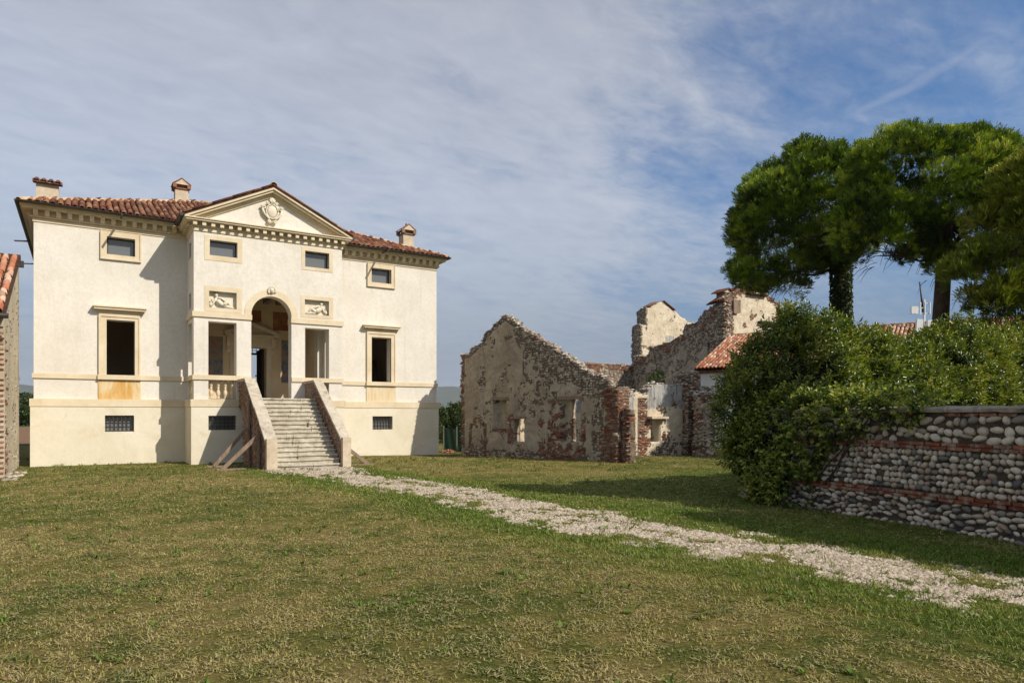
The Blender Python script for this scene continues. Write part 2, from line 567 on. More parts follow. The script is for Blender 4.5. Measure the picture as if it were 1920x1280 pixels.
def m_ground(k, b):
    c = k.attr('col', 'Color')
    n = k.noise(22, 8, 0.78, 0.4)
    c = k.mix(k.rng(n, 0.30, 0.72, 0.0, 1.0), k.mix(1.0, c, (0.50, 0.48, 0.42), 'MULTIPLY'), k.mix(1.0, c, (1.45, 1.42, 1.35), 'MULTIPLY'))
    n2 = k.noise(3.5, 7, 0.75, 0.8)
    c = k.mix(k.rng(n2, 0.58, 0.76, 0, 0.35), c, (0.115, 0.095, 0.05))
    g = k.math('ADD', k.attr('gravel'), k.math('MULTIPLY', k.math('SUBTRACT', k.noise(5, 8, 0.75, 0.4), 0.5), 0.9))
    st = k.n('ShaderNodeTexVoronoi')
    st.inputs['Scale'].default_value = 34
    k.l(k.pos(), st.inputs['Vector'])
    gc = k.ramp(st.outputs['Distance'], [(0.0, (0.44, 0.39, 0.325)), (0.5, (0.34, 0.295, 0.235)), (0.85, (0.15, 0.125, 0.092))])
    gc = k.mix(k.rng(k.noise(13, 6, 0.7), 0.4, 0.7, 0, 0.45), gc, (0.26, 0.22, 0.165))
    c = k.mix(k.rng(g, 0.44, 0.58), c, gc)
    k.base(c)
    h = k.math('ADD', k.math('MULTIPLY', k.noise(38, 6, 0.75), 0.8), k.noise(5, 5, 0.7))
    k.bump(h, 0.9, 0.05)


def m_soil(k, b):
    k.base(k.ramp(k.noise(1.2, 7, 0.75, stretch=(0.4, 3, 1)), [(0.3, (0.12, 0.075, 0.045)), (0.7, (0.235, 0.15, 0.095))]))


def m_gravel(k, b):
    k.base(k.ramp(k.rand(), [(0.0, (0.20, 0.16, 0.115)), (0.4, (0.36, 0.30, 0.23)), (0.8, (0.52, 0.455, 0.37)), (1.0, (0.29, 0.23, 0.17))]))


def m_hill(k, b):
    k.base(k.ramp(k.noise(0.01, 6, 0.7), [(0.3, (0.05, 0.065, 0.05)), (0.7, (0.08, 0.095, 0.07))]))


def m_shutter(k, b):
    k.base(k.ramp(k.noise(9, 5, 0.6), [(0.3, (0.10, 0.11, 0.12)), (0.7, (0.19, 0.20, 0.21))]))


def m_net(k, b):
    k.base(k.ramp(k.noise(6, 4, 0.7, stretch=(3, 3, 1)), [(0.3, (0.005, 0.013, 0.008)), (0.7, (0.012, 0.028, 0.016))]))


def m_pole(k, b):
    k.base((0.16, 0.15, 0.13))


M = {}
for nm, fn, ro, sp in [('plaster', m_plaster, .92, .15), ('basewall', m_basewall, .92, .15), ('trim', m_trim, .88, .2), ('ochre', m_ochre, .9, .15), ('ochre_pale', m_ochre_pale, .9, .15),
                       ('statue', m_statue, .85, .2), ('inner', m_inner, .95, .1), ('room', m_room, .95, .05), ('fresco', m_fresco, .9, .1), ('fresco_red', m_fresco_red, .9, .1),
                       ('wood_dark', m_wood_dark, .7, .25), ('wood_old', m_wood_old, .85, .15), ('step', m_step, .9, .15), ('coping', m_coping, .9, .15),
                       ('stair_cap', m_stair_cap, .9, .15), ('parapet', m_parapet, .95, .1), ('post', m_post, .9, .15), ('tile_old', m_tile_old, .85, .15), ('tile_bright', m_tile_bright, .85, .15),
                       ('ridge', m_ridge, .85, .15), ('pan', m_pan, .95, .05), ('brick', m_brick, .92, .1), ('brick_dark', m_brick_dark, .92, .1),
                       ('stone', m_stone, .8, .25), ('rubble', m_rubble, .9, .12), ('mortar', m_mortar, .95, .05), ('ruin', m_ruin, .95, .08), ('ruin_sunlit', m_ruin_sunlit, .95, .08),
                       ('farmwall', m_farmwall, .95, .08), ('whitewall', m_whitewall, .9, .15), ('metal_dark', m_metal_dark, .55, .4),
                       ('grey_metal', m_grey_metal, .45, .5), ('white_metal', m_white_metal, .5, .4), ('glass', m_glass, .10, .6), ('bark', m_bark, .92, .1),
                       ('core', m_core, .95, .05), ('leaf_glossy', m_leaf(.5, .32, .22), .4, .5), ('leaf_matt', m_leaf(.35, .45, .26), .6, .3),
                       ('needle', m_leaf(.22, .5, .16), .55, .3), ('blade', m_leaf(.15, .6, .25), .7, .2), ('ground', m_ground, .97, .05), ('soil', m_soil, .97, .05),
                       ('gravel', m_gravel, .9, .15), ('hill', m_hill, .97, .0), ('net', m_net, .8, .1), ('pole', m_pole, .8, .1), ('shutter', m_shutter, .4, .4)]:
    M[nm] = mat(nm, fn, ro, sp)

# ------------------------------------------------------------------ scene-graph helpers
ORG = {}


def tag(o, label=None, cat=None, group=None, kind=None):
    if label:
        o['label'] = label
    if cat:
        o['category'] = cat
    if group:
        o['group'] = group
    if kind:
        o['kind'] = kind
    return o


def thing(name, label, cat, loc, group=None):
    o = bpy.data.objects.new(name, None)
    o.empty_display_size = 0.3
    COL.objects.link(o)
    o.location = loc
    ORG[o.name] = Vector(loc)
    return tag(o, label, cat, group)


def link(name, me, parent=None, m=None, world=None):
    o = bpy.data.objects.new(name, me)
    COL.objects.link(o)
    if parent is not None:
        o.parent = parent
        ORG[o.name] = ORG[parent.name]
    else:
        ORG[o.name] = Vector((0, 0, 0))
    if m is not None and me is not None and not me.materials:
        me.materials.append(M[m])
    if world is not None:
        w = world.copy()
        w.translation = w.translation - ORG[o.name]
        o.matrix_basis = w
    return o


def np_mesh(name, V, F, smooth=False, attrs=None):
    """V (n,3) F (m,k) uniform face size"""
    V = np.asarray(V, dtype=np.float32)
    F = np.asarray(F, dtype=np.int32)
    me = bpy.data.meshes.new(name)
    m, k = F.shape
    me.vertices.add(len(V))
    me.vertices.foreach_set('co', V.ravel())
    me.loops.add(m * k)
    me.loops.foreach_set('vertex_index', F.ravel())
    me.polygons.add(m)
    me.polygons.foreach_set('loop_start', np.arange(m, dtype=np.int32) * k)
    if smooth:
        me.polygons.foreach_set('use_smooth', np.ones(m, dtype=bool))
    for an, (typ, arr) in (attrs or {}).items():
        a = me.attributes.new(an, typ, 'POINT')
        arr = np.asarray(arr, dtype=np.float32)
        if typ == 'FLOAT_COLOR':
            if arr.shape[1] == 3:
                arr = np.concatenate([arr, np.ones((len(arr), 1), np.float32)], 1)
            a.data.foreach_set('color', arr.ravel())
        else:
            a.data.foreach_set('value', arr.ravel())
    me.update()
    me.validate()
    return me


def np_obj(name, V, F, m, parent=None, smooth=False, attrs=None):
    o0 = ORG[parent.name] if parent is not None else Vector((0, 0, 0))
    V = np.asarray(V, dtype=np.float64) - np.array(o0)[None, :]
    return link(name, np_mesh(name, V, F, smooth, attrs), parent, m)


class MB:
    """collects polygons in world space and builds ONE mesh object"""

    def __init__(s):
        s.v = []
        s.f = []
        s.t = []

    def poly(s, pts, tint=0.0):
        i = len(s.v)
        s.v += [tuple(p) for p in pts]
        s.t += [tint] * len(pts)
        s.f.append(tuple(range(i, i + len(pts))))
        return s

    def raw(s, V, F, tint=0.0):
        i = len(s.v)
        s.v += [tuple(p) for p in V]
        s.t += [tint] * len(V)
        s.f += [tuple(i + a for a in f) for f in F]
        return s

    def box(s, a, b, tint=0.0):
        x0, y0, z0 = a
        x1, y1, z1 = b
        V = [(x0, y0, z0), (x1, y0, z0), (x1, y1, z0), (x0, y1, z0), (x0, y0, z1), (x1, y0, z1), (x1, y1, z1), (x0, y1, z1)]
        return s.raw(V, [(3, 2, 1, 0), (4, 5, 6, 7), (0, 1, 5, 4), (1, 2, 6, 5), (2, 3, 7, 6), (3, 0, 4, 7)], tint)

    def bar(s, p, q, w, h=None, up=(0, 0, 1), tint=0.0):
        h = h or w
        p, q = Vector(p), Vector(q)
        d = (q - p).normalized()
        u = Vector(up)
        if abs(d.dot(u)) > 0.98:
            u = Vector((1, 0, 0))
        a = d.cross(u).normalized() * (w / 2)
        c = a.cross(d).normalized() * (h / 2)
        V = [p - a - c, p + a - c, p + a + c, p - a + c, q - a - c, q + a - c, q + a + c, q - a + c]
        return s.raw(V, [(3, 2, 1, 0), (4, 5, 6, 7), (0, 1, 5, 4), (1, 2, 6, 5), (2, 3, 7, 6), (3, 0, 4, 7)], tint)

    def tube(s, pts, radii, n=8, cap=True):
        pts = [Vector(p) for p in pts]
        i0 = len(s.v)
        prev = None
        for i, p in enumerate(pts):
            d = (pts[min(i + 1, len(pts) - 1)] - pts[max(i - 1, 0)])
            d = d.normalized() if d.length > 1e-9 else Vector((0, 0, 1))
            if prev is None:
                u = d.orthogonal().normalized()
            else:
                u = (prev - d * prev.dot(d)).normalized()
            prev = u
            w = d.cross(u)
            r = radii[i] if hasattr(radii, '__len__') else radii
            for j in range(n):
                a = 2 * math.pi * j / n
                s.v.append(tuple(p + (u * math.cos(a) + w * math.sin(a)) * r))
                s.t.append(0.0)
        for i in range(len(pts) - 1):
            for j in range(n):
                a = i0 + i * n + j
                b = i0 + i * n + (j + 1) % n
                s.f.append((a, b, b + n, a + n))
        if cap:
            s.f.append(tuple(i0 + j for j in reversed(range(n))))
            s.f.append(tuple(i0 + (len(pts) - 1) * n + j for j in range(n)))
        return s

    def lathe(s, prof, c, n=10):
        i0 = len(s.v)
        for r, z in prof:
            for j in range(n):
                a = 2 * math.pi * j / n
                s.v.append((c[0] + r * math.cos(a), c[1] + r * math.sin(a), c[2] + z))
                s.t.append(0.0)
        for i in range(len(prof) - 1):
            for j in range(n):
                a = i0 + i * n + j
                b = i0 + i * n + (j + 1) % n
                s.f.append((a, b, b + n, a + n))
        s.f.append(tuple(i0 + j for j in reversed(range(n))))
        s.f.append(tuple(i0 + (len(prof) - 1) * n + j for j in range(n)))
        return s

    def prism(s, pts, ax, d0, d1, tint=0.0):
        """polygon of 2D pts extruded along axis: ax='x' pts=(y,z), 'y' pts=(x,z), 'z' pts=(x,y)"""
        def P(p, d):
            return {'x': (d, p[0], p[1]), 'y': (p[0], d, p[1]), 'z': (p[0], p[1], d)}[ax]
        n = len(pts)
        i = len(s.v)
        s.v += [P(p, d0) for p in pts] + [P(p, d1) for p in pts]
        s.t += [tint] * (2 * n)
        s.f.append(tuple(i + j for j in range(n)))
        s.f.append(tuple(i + n + j for j in reversed(range(n))))
        for j in range(n):
            k = (j + 1) % n
            s.f.append((i + j, i + n + j, i + n + k, i + k))
        return s

    def ball(s, c, r, nu=10, nv=7, rot=None):
        i0 = len(s.v)
        c = Vector(c)
        for a in range(nv + 1):
            th = math.pi * a / nv
            for j in range(nu):
                ph = 2 * math.pi * j / nu
                p = Vector((r[0] * math.sin(th) * math.cos(ph), r[1] * math.sin(th) * math.sin(ph), r[2] * math.cos(th)))
                if rot is not None:
                    p = rot @ p
                s.v.append(tuple(c + p))
                s.t.append(0.0)
        for a in range(nv):
            for j in range(nu):
                p = i0 + a * nu + j
                q = i0 + a * nu + (j + 1) % nu
                s.f.append((p, p + nu, q + nu, q))
        return s

    def build(s, name, m, parent=None, smooth=False, recalc=True):
        o0 = ORG[parent.name] if parent is not None else Vector((0, 0, 0))
        me = bpy.data.meshes.new(name)
        me.from_pydata([(a - o0.x, b - o0.y, c - o0.z) for a, b, c in s.v], [], s.f)
        if any(s.t):
            at = me.attributes.new('tint', 'FLOAT', 'POINT')
            at.data.foreach_set('value', np.array(s.t, dtype=np.float32))
        if recalc:
            import bmesh
            bm = bmesh.new()
            bm.from_mesh(me)
            bmesh.ops.recalc_face_normals(bm, faces=bm.faces)
            bm.to_mesh(me)
            bm.free()
        if smooth:
            me.polygons.foreach_set('use_smooth', np.ones(len(me.polygons), dtype=bool))
        me.update()
        return link(name, me, parent, m)


def wall_open(mb, ax, c0, c1, u0, u1, z0, z1, holes):
    """slab with rectangular openings; ax='y': slab between Y=c0 and Y=c1 spanning X=u0..u1; ax='x' likewise"""
    us = sorted({u0, u1, *[h[0] for h in holes], *[h[1] for h in holes]})
    zs = sorted({z0, z1, *[h[2] for h in holes], *[h[3] for h in holes]})
    us = [u for u in us if u0 - 1e-6 <= u <= u1 + 1e-6]
    zs = [z for z in zs if z0 - 1e-6 <= z <= z1 + 1e-6]

    def P(c, u, z):
        return (u, c, z) if ax == 'y' else (c, u, z)

    def solid(i, j):
        if i < 0 or j < 0 or i >= len(us) - 1 or j >= len(zs) - 1:
            return False
        um, zm = (us[i] + us[i + 1]) / 2, (zs[j] + zs[j + 1]) / 2
        return not any(h[0] < um < h[1] and h[2] < zm < h[3] for h in holes)
    for i in range(len(us) - 1):
        for j in range(len(zs) - 1):
            if not solid(i, j):
                continue
            a, b, c, d = us[i], us[i + 1], zs[j], zs[j + 1]
            mb.poly([P(c0, a, c), P(c0, b, c), P(c0, b, d), P(c0, a, d)])
            mb.poly([P(c1, a, c), P(c1, a, d), P(c1, b, d), P(c1, b, c)])
            if not solid(i - 1, j):
                mb.poly([P(c0, a, c), P(c0, a, d), P(c1, a, d), P(c1, a, c)])
            if not solid(i + 1, j):
                mb.poly([P(c0, b, c), P(c1, b, c), P(c1, b, d), P(c0, b, d)])
            if not solid(i, j - 1):
                mb.poly([P(c0, a, c), P(c1, a, c), P(c1, b, c), P(c0, b, c)])
            if not solid(i, j + 1):
                mb.poly([P(c0, a, d), P(c0, b, d), P(c1, b, d), P(c1, a, d)])
    return mb


# numpy value noise
_PERM = rng.random((256, 256))


def vnoise(x, y):
    xi = np.floor(x).astype(int)
    yi = np.floor(y).astype(int)
    fx = x - xi
    fy = y - yi
    fx = fx * fx * (3 - 2 * fx)
    fy = fy * fy * (3 - 2 * fy)
    g = lambda a, b: _PERM[a % 256, b % 256]
    return (g(xi, yi) * (1 - fx) + g(xi + 1, yi) * fx) * (1 - fy) + (g(xi, yi + 1) * (1 - fx) + g(xi + 1, yi + 1) * fx) * fy


def fbm(x, y, oct=5, gain=0.55):
    x = np.asarray(x, dtype=float)
    y = np.asarray(y, dtype=float)
    s = 0
    a = 1
    t = 0
    for o in range(oct):
        s = s + a * vnoise(x * 2 ** o + 17.3 * o, y * 2 ** o + 9.1 * o)
        t += a
        a *= gain
    return s / t


def sstep(a, b, x):
    t = np.clip((x - a) / (b - a), 0, 1)
    return t * t * (3 - 2 * t)


def ground_z(X, Y):
    X = np.asarray(X, dtype=float)
    Y = np.asarray(Y, dtype=float)
    z = 0.055 * np.exp(-((X - 5.9) ** 2 / 26 + (Y - 21) ** 2 / 18))
    z = z - 0.07 * sstep(9, 14, X) * sstep(22.5, 26, Y) + 0.11 * np.exp(-((X - 17.2) ** 2 / 12 + (Y - 18.3) ** 2 / 7))
    near = np.exp(-((X - 4) ** 2 + (Y - 12) ** 2) / 900)
    z = z + (fbm(X * 0.35, Y * 0.35, 3) - 0.5) * 0.08 * near * sstep(0.2, 2, np.abs(Y - 27) + 0.5)
    return z


# ------------------------------------------------------------------ the ground: one sheet to the horizon
def path_centre(Y):
    return 7.52 - 0.062 * np.asarray(Y, float) - 0.0008 * np.asarray(Y, float) ** 2 + 0.12 * np.sin(np.asarray(Y, float) * 0.55)


def gravel_mask(X, Y):
    X = np.asarray(X, float)
    Y = np.asarray(Y, float)
    d = np.abs(X - path_centre(Y))
    hw = 0.96 + 0.3 * (fbm(Y * 0.5, Y * 0 + 3.3, 3) - 0.5)
    edge = 1 - sstep(hw * 0.45, hw * 1.25, d)
    n = fbm(X * 3.6 + 5, Y * 2.1, 5, 0.66)
    grassy = fbm(X * 2.2 + 40, Y * 1.15 + 7, 5, .62)
    far = sstep(7, 13, Y)
    m = edge * (0.73 - 0.03 * far) + (n - 0.5) * 3.3 * sstep(0.0, 0.35, edge) - sstep(0.45, 0.60, grassy) * (0.55 + 0.15 * far) * sstep(-0.1, 0.45, d)
    m = m * (1 - sstep(20.6, 21.4, Y)) * sstep(-6, -4, Y)
    # worn apron in front of the stairs
    ap = np.exp(-((X - 5.9) ** 2 / 1.1 + (Y - 20.4) ** 2 / 0.7)) * (0.5 + n)
    return np.clip(np.maximum(m, ap), 0, 1)


def lawn_col(X, Y):
    X = np.asarray(X, float)
    Y = np.asarray(Y, float)
    n1 = fbm(X * 0.33 + 2, Y * 0.33 + 9, 4)
    n2 = fbm(X * 1.4 + 30, Y * 1.4, 4)
    n3 = fbm(X * 4.5 + 11, Y * 4.5 + 3, 3)
    t = np.clip(0.50 + (n1 - 0.5) * 1.7 + (n2 - 0.5) * 1.6 + (n3 - 0.5) * 1.8, 0, 1)
    d = np.abs(X - path_centre(Y))
    lush = np.exp(-((d - 1.15) / 0.85) ** 2) * (0.35 + 0.9 * n2) + sstep(7.9, 9.2, X) * (1 - sstep(13, 16, Y)) * 0.75
    lush = lush + 0.6 * np.exp(-((Y - 26.3) / 0.8) ** 2) * sstep(0.42, 0.6, n2)
    lush = np.clip(lush, 0, 1)[..., None]
    tan = np.array([0.295, 0.245, 0.098])
    olive = np.array([0.222, 0.205, 0.062])
    green = np.array([0.125, 0.150, 0.038])
    c = np.where((t < 0.5)[..., None], green + (olive - green) * (t * 2)[..., None], olive + (tan - olive) * ((t - 0.5) * 2)[..., None])
    lg = np.array([0.095, 0.165, 0.020])
    return c * (1 - lush * 0.8) + lg * lush * 0.8


def make_ground():
    def axis(a, b, step, far):
        core = np.arange(a, b + 1e-6, step)
        lo = a - np.array([0.3, 0.8, 2, 5, 12, 30, 80, 250, 900, far])
        hi = b + np.array([0.3, 0.8, 2, 5, 12, 30, 80, 250, 900, far])
        return np.concatenate([lo[::-1], core, hi])
    xs = axis(-8, 22, 0.11, 6500)
    ys = axis(-4, 30, 0.11, 6500)
    X, Y = np.meshgrid(xs, ys)
    Z = ground_z(X, Y)
    V = np.stack([X.ravel(), Y.ravel(), Z.ravel()], 1)
    nx, ny = len(xs), len(ys)
    i = np.arange((nx - 1) * (ny - 1))
    r, c = i // (nx - 1), i % (nx - 1)
    a = r * nx + c
    F = np.stack([a, a + 1, a + 1 + nx, a + nx], 1)
    g = gravel_mask(X, Y).ravel()
    colr = lawn_col(X.ravel(), Y.ravel()) * 0.70  # ground darkened, painting shade into the gaps between blades
    far = sstep(36, 60, np.hypot(X.ravel(), Y.ravel()))[:, None]
    colr = colr * (1 - far) + np.array([0.075, 0.095, 0.03]) * far
    o = np_obj('ground', V, F, 'ground', smooth=True, attrs={'gravel': ('FLOAT', g), 'col': ('FLOAT_COLOR', colr)})
    tag(o, kind='structure')
    # ploughed field beyond the houses
    fx = np.linspace(-60, 140, 60)
    fy = np.linspace(46, 110, 20)
    X, Y = np.meshgrid(fx, fy)
    V = np.stack([X.ravel(), Y.ravel(), ground_z(X, Y).ravel() + 0.03], 1)
    i = np.arange(59 * 19)
    a = (i // 59) * 60 + i % 59
    o = np_obj('plowed_field', V, np.stack([a, a + 1, a + 61, a + 60], 1), 'soil')
    tag(o, kind='structure')
    # far blue ridge
    th = np.linspace(math.radians(20), math.radians(150), 140)
    R = 5200
    prof = 70 + 190 * fbm(th * 3.1, th * 0 + 2.2, 5) + 60 * fbm(th * 11, th * 0 + 1.2, 4)
    V, F = [], []
    for k, (rr, hh) in enumerate([(R - 900, 0.0), (R - 450, 0.55), (R, 1.0), (R + 500, 0.4), (R + 900, -0.05)]):
        V.append(np.stack([rr * np.cos(th), rr * np.sin(th), prof * hh + (fbm(th * 40, th * 0 + k, 4) - .5) * 50 * hh], 1))
    V = np.concatenate(V)
    n = len(th)
    for k in range(4):
        for j in range(n - 1):
            F.append((k * n + j + 1, k * n + j, (k + 1) * n + j, (k + 1) * n + j + 1))
    o = np_obj('hills', V, F, 'hill', smooth=True)
    tag(o, kind='structure')


make_ground()


def inside_buildings(X, Y):
    b = (X > -1.5) & (X < 13.2) & (Y > 26.85)
    b |= (X > 3.0) & (X < 8.4) & (Y > 25.1)
    b |= (X > 4.55) & (X < 7.15) & (Y > 20.9)
    b |= (X < -1.7) & (Y > 22.2)
    wx = 10.5 + 0.2 * (Y - 4)
    b |= (X > wx) & (Y < 9.2)
    return b


def make_grass():
    # camera-centred sectors decide how many blades a patch of lawn needs
    cx, sx = math.cos(math.radians(32.1)), math.sin(math.radians(32.1))

    def sample(n, z0, z1, power):
        q = rng.random(n)
        z = (z0 ** power + q * (z1 ** power - z0 ** power)) ** (1 / power)
        r = (rng.random(n) * 2 - 1) * 1.12 * z
        return r * cx + z * sx, -r * sx + z * cx, z
    parts = []
    for n, z0, z1, pw in ((420000, 2.6, 9.5, 1.7), (330000, 9.5, 18, 1.7), (230000, 18, 31, 1.8)):
        X, Y, z = sample(n, z0, z1, pw)
        keep = ~inside_buildings(X, Y)
        g = gravel_mask(X, Y)
        keep &= (rng.random(n) > g * 1.25)
        cl = fbm(X * 5.5 + 4, Y * 5.5 + 1, 3)
        keep &= rng.random(n) < 0.18 + 1.5 * sstep(0.38, 0.62, cl)
        parts.append((X[keep], Y[keep], z[keep]))
    X = np.concatenate([p[0] for p in parts])
    Y = np.concatenate([p[1] for p in parts])
    z = np.concatenate([p[2] for p in parts])
    n = len(X)
    clump = fbm(X * 5.5 + 4, Y * 5.5 + 1, 3)
    straw = rng.random(n) < (0.34 - 0.22 * (np.abs(X - path_centre(Y)) < 2.2))
    lush = np.exp(-((np.abs(X - path_centre(Y)) - 1.15) / 0.8) ** 2)
    h = (0.014 + 0.026 * rng.random(n)) * (0.5 + 1.0 * clump) * (1 + 0.9 * lush)
    h = np.where(straw, 0.018 + 0.045 * rng.random(n) ** 1.8, h)
    w = np.maximum(0.0042, z * 0.00058) * (0.8 + 0.6 * rng.random(n))
    az = rng.random(n) * 2 * np.pi
    lean = np.where(straw, 1.25 + 0.28 * rng.random(n), 0.25 + 0.75 * rng.random(n))
    d = np.stack([np.cos(az) * np.sin(lean), np.sin(az) * np.sin(lean), np.cos(lean)], 1)
    az2 = az + np.pi / 2 + (rng.random(n) - .5) * 1.2
    sd = np.stack([np.cos(az2), np.sin(az2), np.zeros(n)], 1) * w[:, None]
    b = np.stack([X, Y, ground_z(X, Y) + np.where(straw, 0.012, -0.004)], 1)
    mid = b + d * (h * 0.55)[:, None]
    tip = b + d * h[:, None] - np.array([0, 0, 1]) * (h * 0.16 * ~straw)[:, None]
    V = np.stack([b - sd, b + sd, mid + sd * 0.7, mid - sd * 0.7, tip + sd * .12, tip - sd * .12], 1).reshape(-1, 3)
    k = np.arange(n)[:, None] * 6
    F = np.concatenate([k + np.array([[0, 1, 2, 3]]), k + np.array([[3, 2, 4, 5]])], 0)
    base = lawn_col(X, Y)
    jit = (0.70 + 0.95 * rng.random((n, 1)) ** 1.3)
    c = base * jit
    sc = np.array([0.36, 0.31, 0.145]) * (0.55 + 0.75 * rng.random((n, 1)))
    sc = np.where(rng.random((n, 1)) < 0.22, np.array([0.13, 0.105, 0.055]) * (0.7 + 0.6 * rng.random((n, 1))), sc)
    c = np.where(straw[:, None], sc, c)
    c = np.repeat(c, 6, 0)
    o = np_obj('grass', V, F, 'blade', attrs={'col': ('FLOAT_COLOR', c)})
    tag(o, 'mown lawn of short green and straw coloured grass in front of the villa', 'grass', kind='stuff')


make_grass()


def make_weeds():
    """broad leaved weeds, taller tufts and long dry stalks scattered through the lawn"""
    cx, sx = math.cos(math.radians(32.1)), math.sin(math.radians(32.1))
    def spots(n, z0, z1):
        z = (z0 ** 1.6 + rng.random(n) * (z1 ** 1.6 - z0 ** 1.6)) ** (1 / 1.6)
        r = (rng.random(n) * 2 - 1) * 0.8 * z
        X, Y = r * cx + z * sx, -r * sx + z * cx
        k = ~inside_buildings(X, Y) & (fbm(X * .8 + 60, Y * .8 + 3, 3) > .47)
        return X[k], Y[k], z[k]
    Vs, Fs, Cs, cnt = [], [], [], 0
    def strips(X, Y, h, w, lean, col):
        nonlocal cnt
        n = len(X)
        az = rng.random(n) * 6.283
        d = np.stack([np.cos(az) * np.sin(lean), np.sin(az) * np.sin(lean), np.cos(lean)], 1)
        s = np.stack([-np.sin(az), np.cos(az), 0 * az], 1) * w[:, None]
        b = np.stack([X, Y, ground_z(X, Y) + .004], 1)
        m_ = b + d * (h * .5)[:, None] + np.array([0, 0, .12]) * h[:, None]
        t = b + d * h[:, None]
        Vs.append(np.stack([b - s * .4, b + s * .4, m_ + s, m_ - s, t + s * .15, t - s * .15], 1).reshape(-1, 3))
        k = np.arange(n)[:, None] * 6 + cnt
        Fs.append(np.concatenate([k + np.array([[0, 1, 2, 3]]), k + np.array([[3, 2, 4, 5]])]))
        Cs.append(np.repeat(col, 6, 0))
        cnt += 6 * n
    X, Y, z = spots(1500, 3.8, 22)
    K = 8
    n = len(X) * K
    strips(np.repeat(X, K) + rng.normal(0, .018, n), np.repeat(Y, K) + rng.normal(0, .018, n), .03 + .05 * rng.random(n), .006 + .008 * rng.random(n), .6 + .8 * rng.random(n), np.array([.105, .165, .028]) * (.6 + .8 * rng.random((n, 1))))
    X, Y, z = spots(1900, 3.8, 26)
    K = 11
    n = len(X) * K
    strips(np.repeat(X, K) + rng.normal(0, .03, n), np.repeat(Y, K) + rng.normal(0, .03, n), .05 + .06 * rng.random(n), np.maximum(.0028, np.repeat(z, K) * .0004), .15 + .7 * rng.random(n), np.array([.17, .185, .06]) * (.5 + .9 * rng.random((n, 1))))
    X, Y, z = spots(2600, 3.8, 20)
    n = len(X)
    strips(X, Y, .10 + .16 * rng.random(n), np.maximum(.0025, z * .0004), 1.45 + .1 * rng.random(n), np.array([.50, .42, .24]) * (.6 + .5 * rng.random((n, 1))))
    # brown fallen leaves
    X, Y, z = spots(900, 3.8, 24)
    n = len(X)
    strips(X, Y, .03 + .035 * rng.random(n), .012 + .01 * rng.random(n), 1.3 + .2 * rng.random(n), np.array([.26, .15, .07]) * (.5 + .9 * rng.random((n, 1))))
    o = np_obj('weeds', np.concatenate(Vs), np.concatenate(Fs), 'blade', attrs={'col': ('FLOAT_COLOR', np.concatenate(Cs))})
    tag(o, 'weeds, dry stalks and fallen leaves scattered through the lawn', 'weeds', kind='stuff')


make_weeds()


def make_pebbles():
    n = 90000
    Y = 1.5 + 19.5 * rng.random(n) ** 1.45
    X = path_centre(Y) + (rng.random(n) * 2 - 1) * 1.35
    g = gravel_mask(X, Y)
    k = (rng.random(n) < g * 1.5) & ~inside_buildings(X, Y)
    X, Y = X[k], Y[k]
    n = len(X)
    dist = np.hypot(X, Y)
    r = (0.009 + 0.017 * rng.random(n) ** 2) * np.clip(0.75 + dist / 22, 1, 2)
    base = np.array([[1, 0, 0], [0.3, 0.95, 0], [-0.8, 0.6, 0], [-0.8, -0.6, 0], [0.3, -0.95, 0], [0, 0, 0.75]])
    F0 = np.array([[0, 1, 5], [1, 2, 5], [2, 3, 5], [3, 4, 5], [4, 0, 5]])
    a = rng.random(n) * 2 * np.pi
    ca, sa = np.cos(a), np.sin(a)
    J = 1 + (rng.random((n, 6, 3)) - 0.5) * 0.5
    B = base[None] * J * r[:, None, None]
    V = np.stack([B[..., 0] * ca[:, None] - B[..., 1] * sa[:, None], B[..., 0] * sa[:, None] + B[..., 1] * ca[:, None], B[..., 2]], 2)
    V[..., 0] += X[:, None]
    V[..., 1] += Y[:, None]
    V[..., 2] += (ground_z(X, Y) + 0.001)[:, None]
    F = (np.arange(n)[:, None, None] * 6 + F0[None]).reshape(-1, 3)
    o = np_obj('gravel', V.reshape(-1, 3), F, 'gravel', attrs={'tint': ('FLOAT', np.repeat(rng.random(n), 6))})
    tag(o, 'pale gravel path crossing the lawn towards the stairs', 'gravel', kind='stuff')


make_pebbles()


# ------------------------------------------------------------------ tiled roofs
def tile_mesh(name, r0=0.088, r1=0.066, ln=0.44, seg=5, th=0.014):
    V, F = [], []
    for y, r, zz in ((0, r0, 0.0), (ln, r1, 0.0)):
        for j in range(seg + 1):
            a = math.pi * j / seg
            V.append((-r * math.cos(a), y, r * 0.85 * math.sin(a) + zz))
    m = seg + 1
    for j in range(seg):
        F.append((j, j + 1, m + j + 1, m + j))
    # thickness shown at the lower end
    for j in range(seg + 1):
        a = math.pi * j / seg
        V.append((-(r0 - th) * math.cos(a), 0.0, (r0 - th) * 0.85 * math.sin(a)))
    for j in range(seg):
        F.append((j, 2 * m + j, 2 * m + j + 1, j + 1))
    return np.array(V), F


TILE_V, TILE_F = tile_mesh('tile')
TILE_ME = {}


def tile_me(m):
    if m not in TILE_ME:
        me = bpy.data.meshes.new('tile')
        me.from_pydata([tuple(v) for v in TILE_V], [], TILE_F)
        me.polygons.foreach_set('use_smooth', np.ones(len(me.polygons), dtype=bool))
        me.materials.append(M[m])
        TILE_ME[m] = me
    return TILE_ME[m]


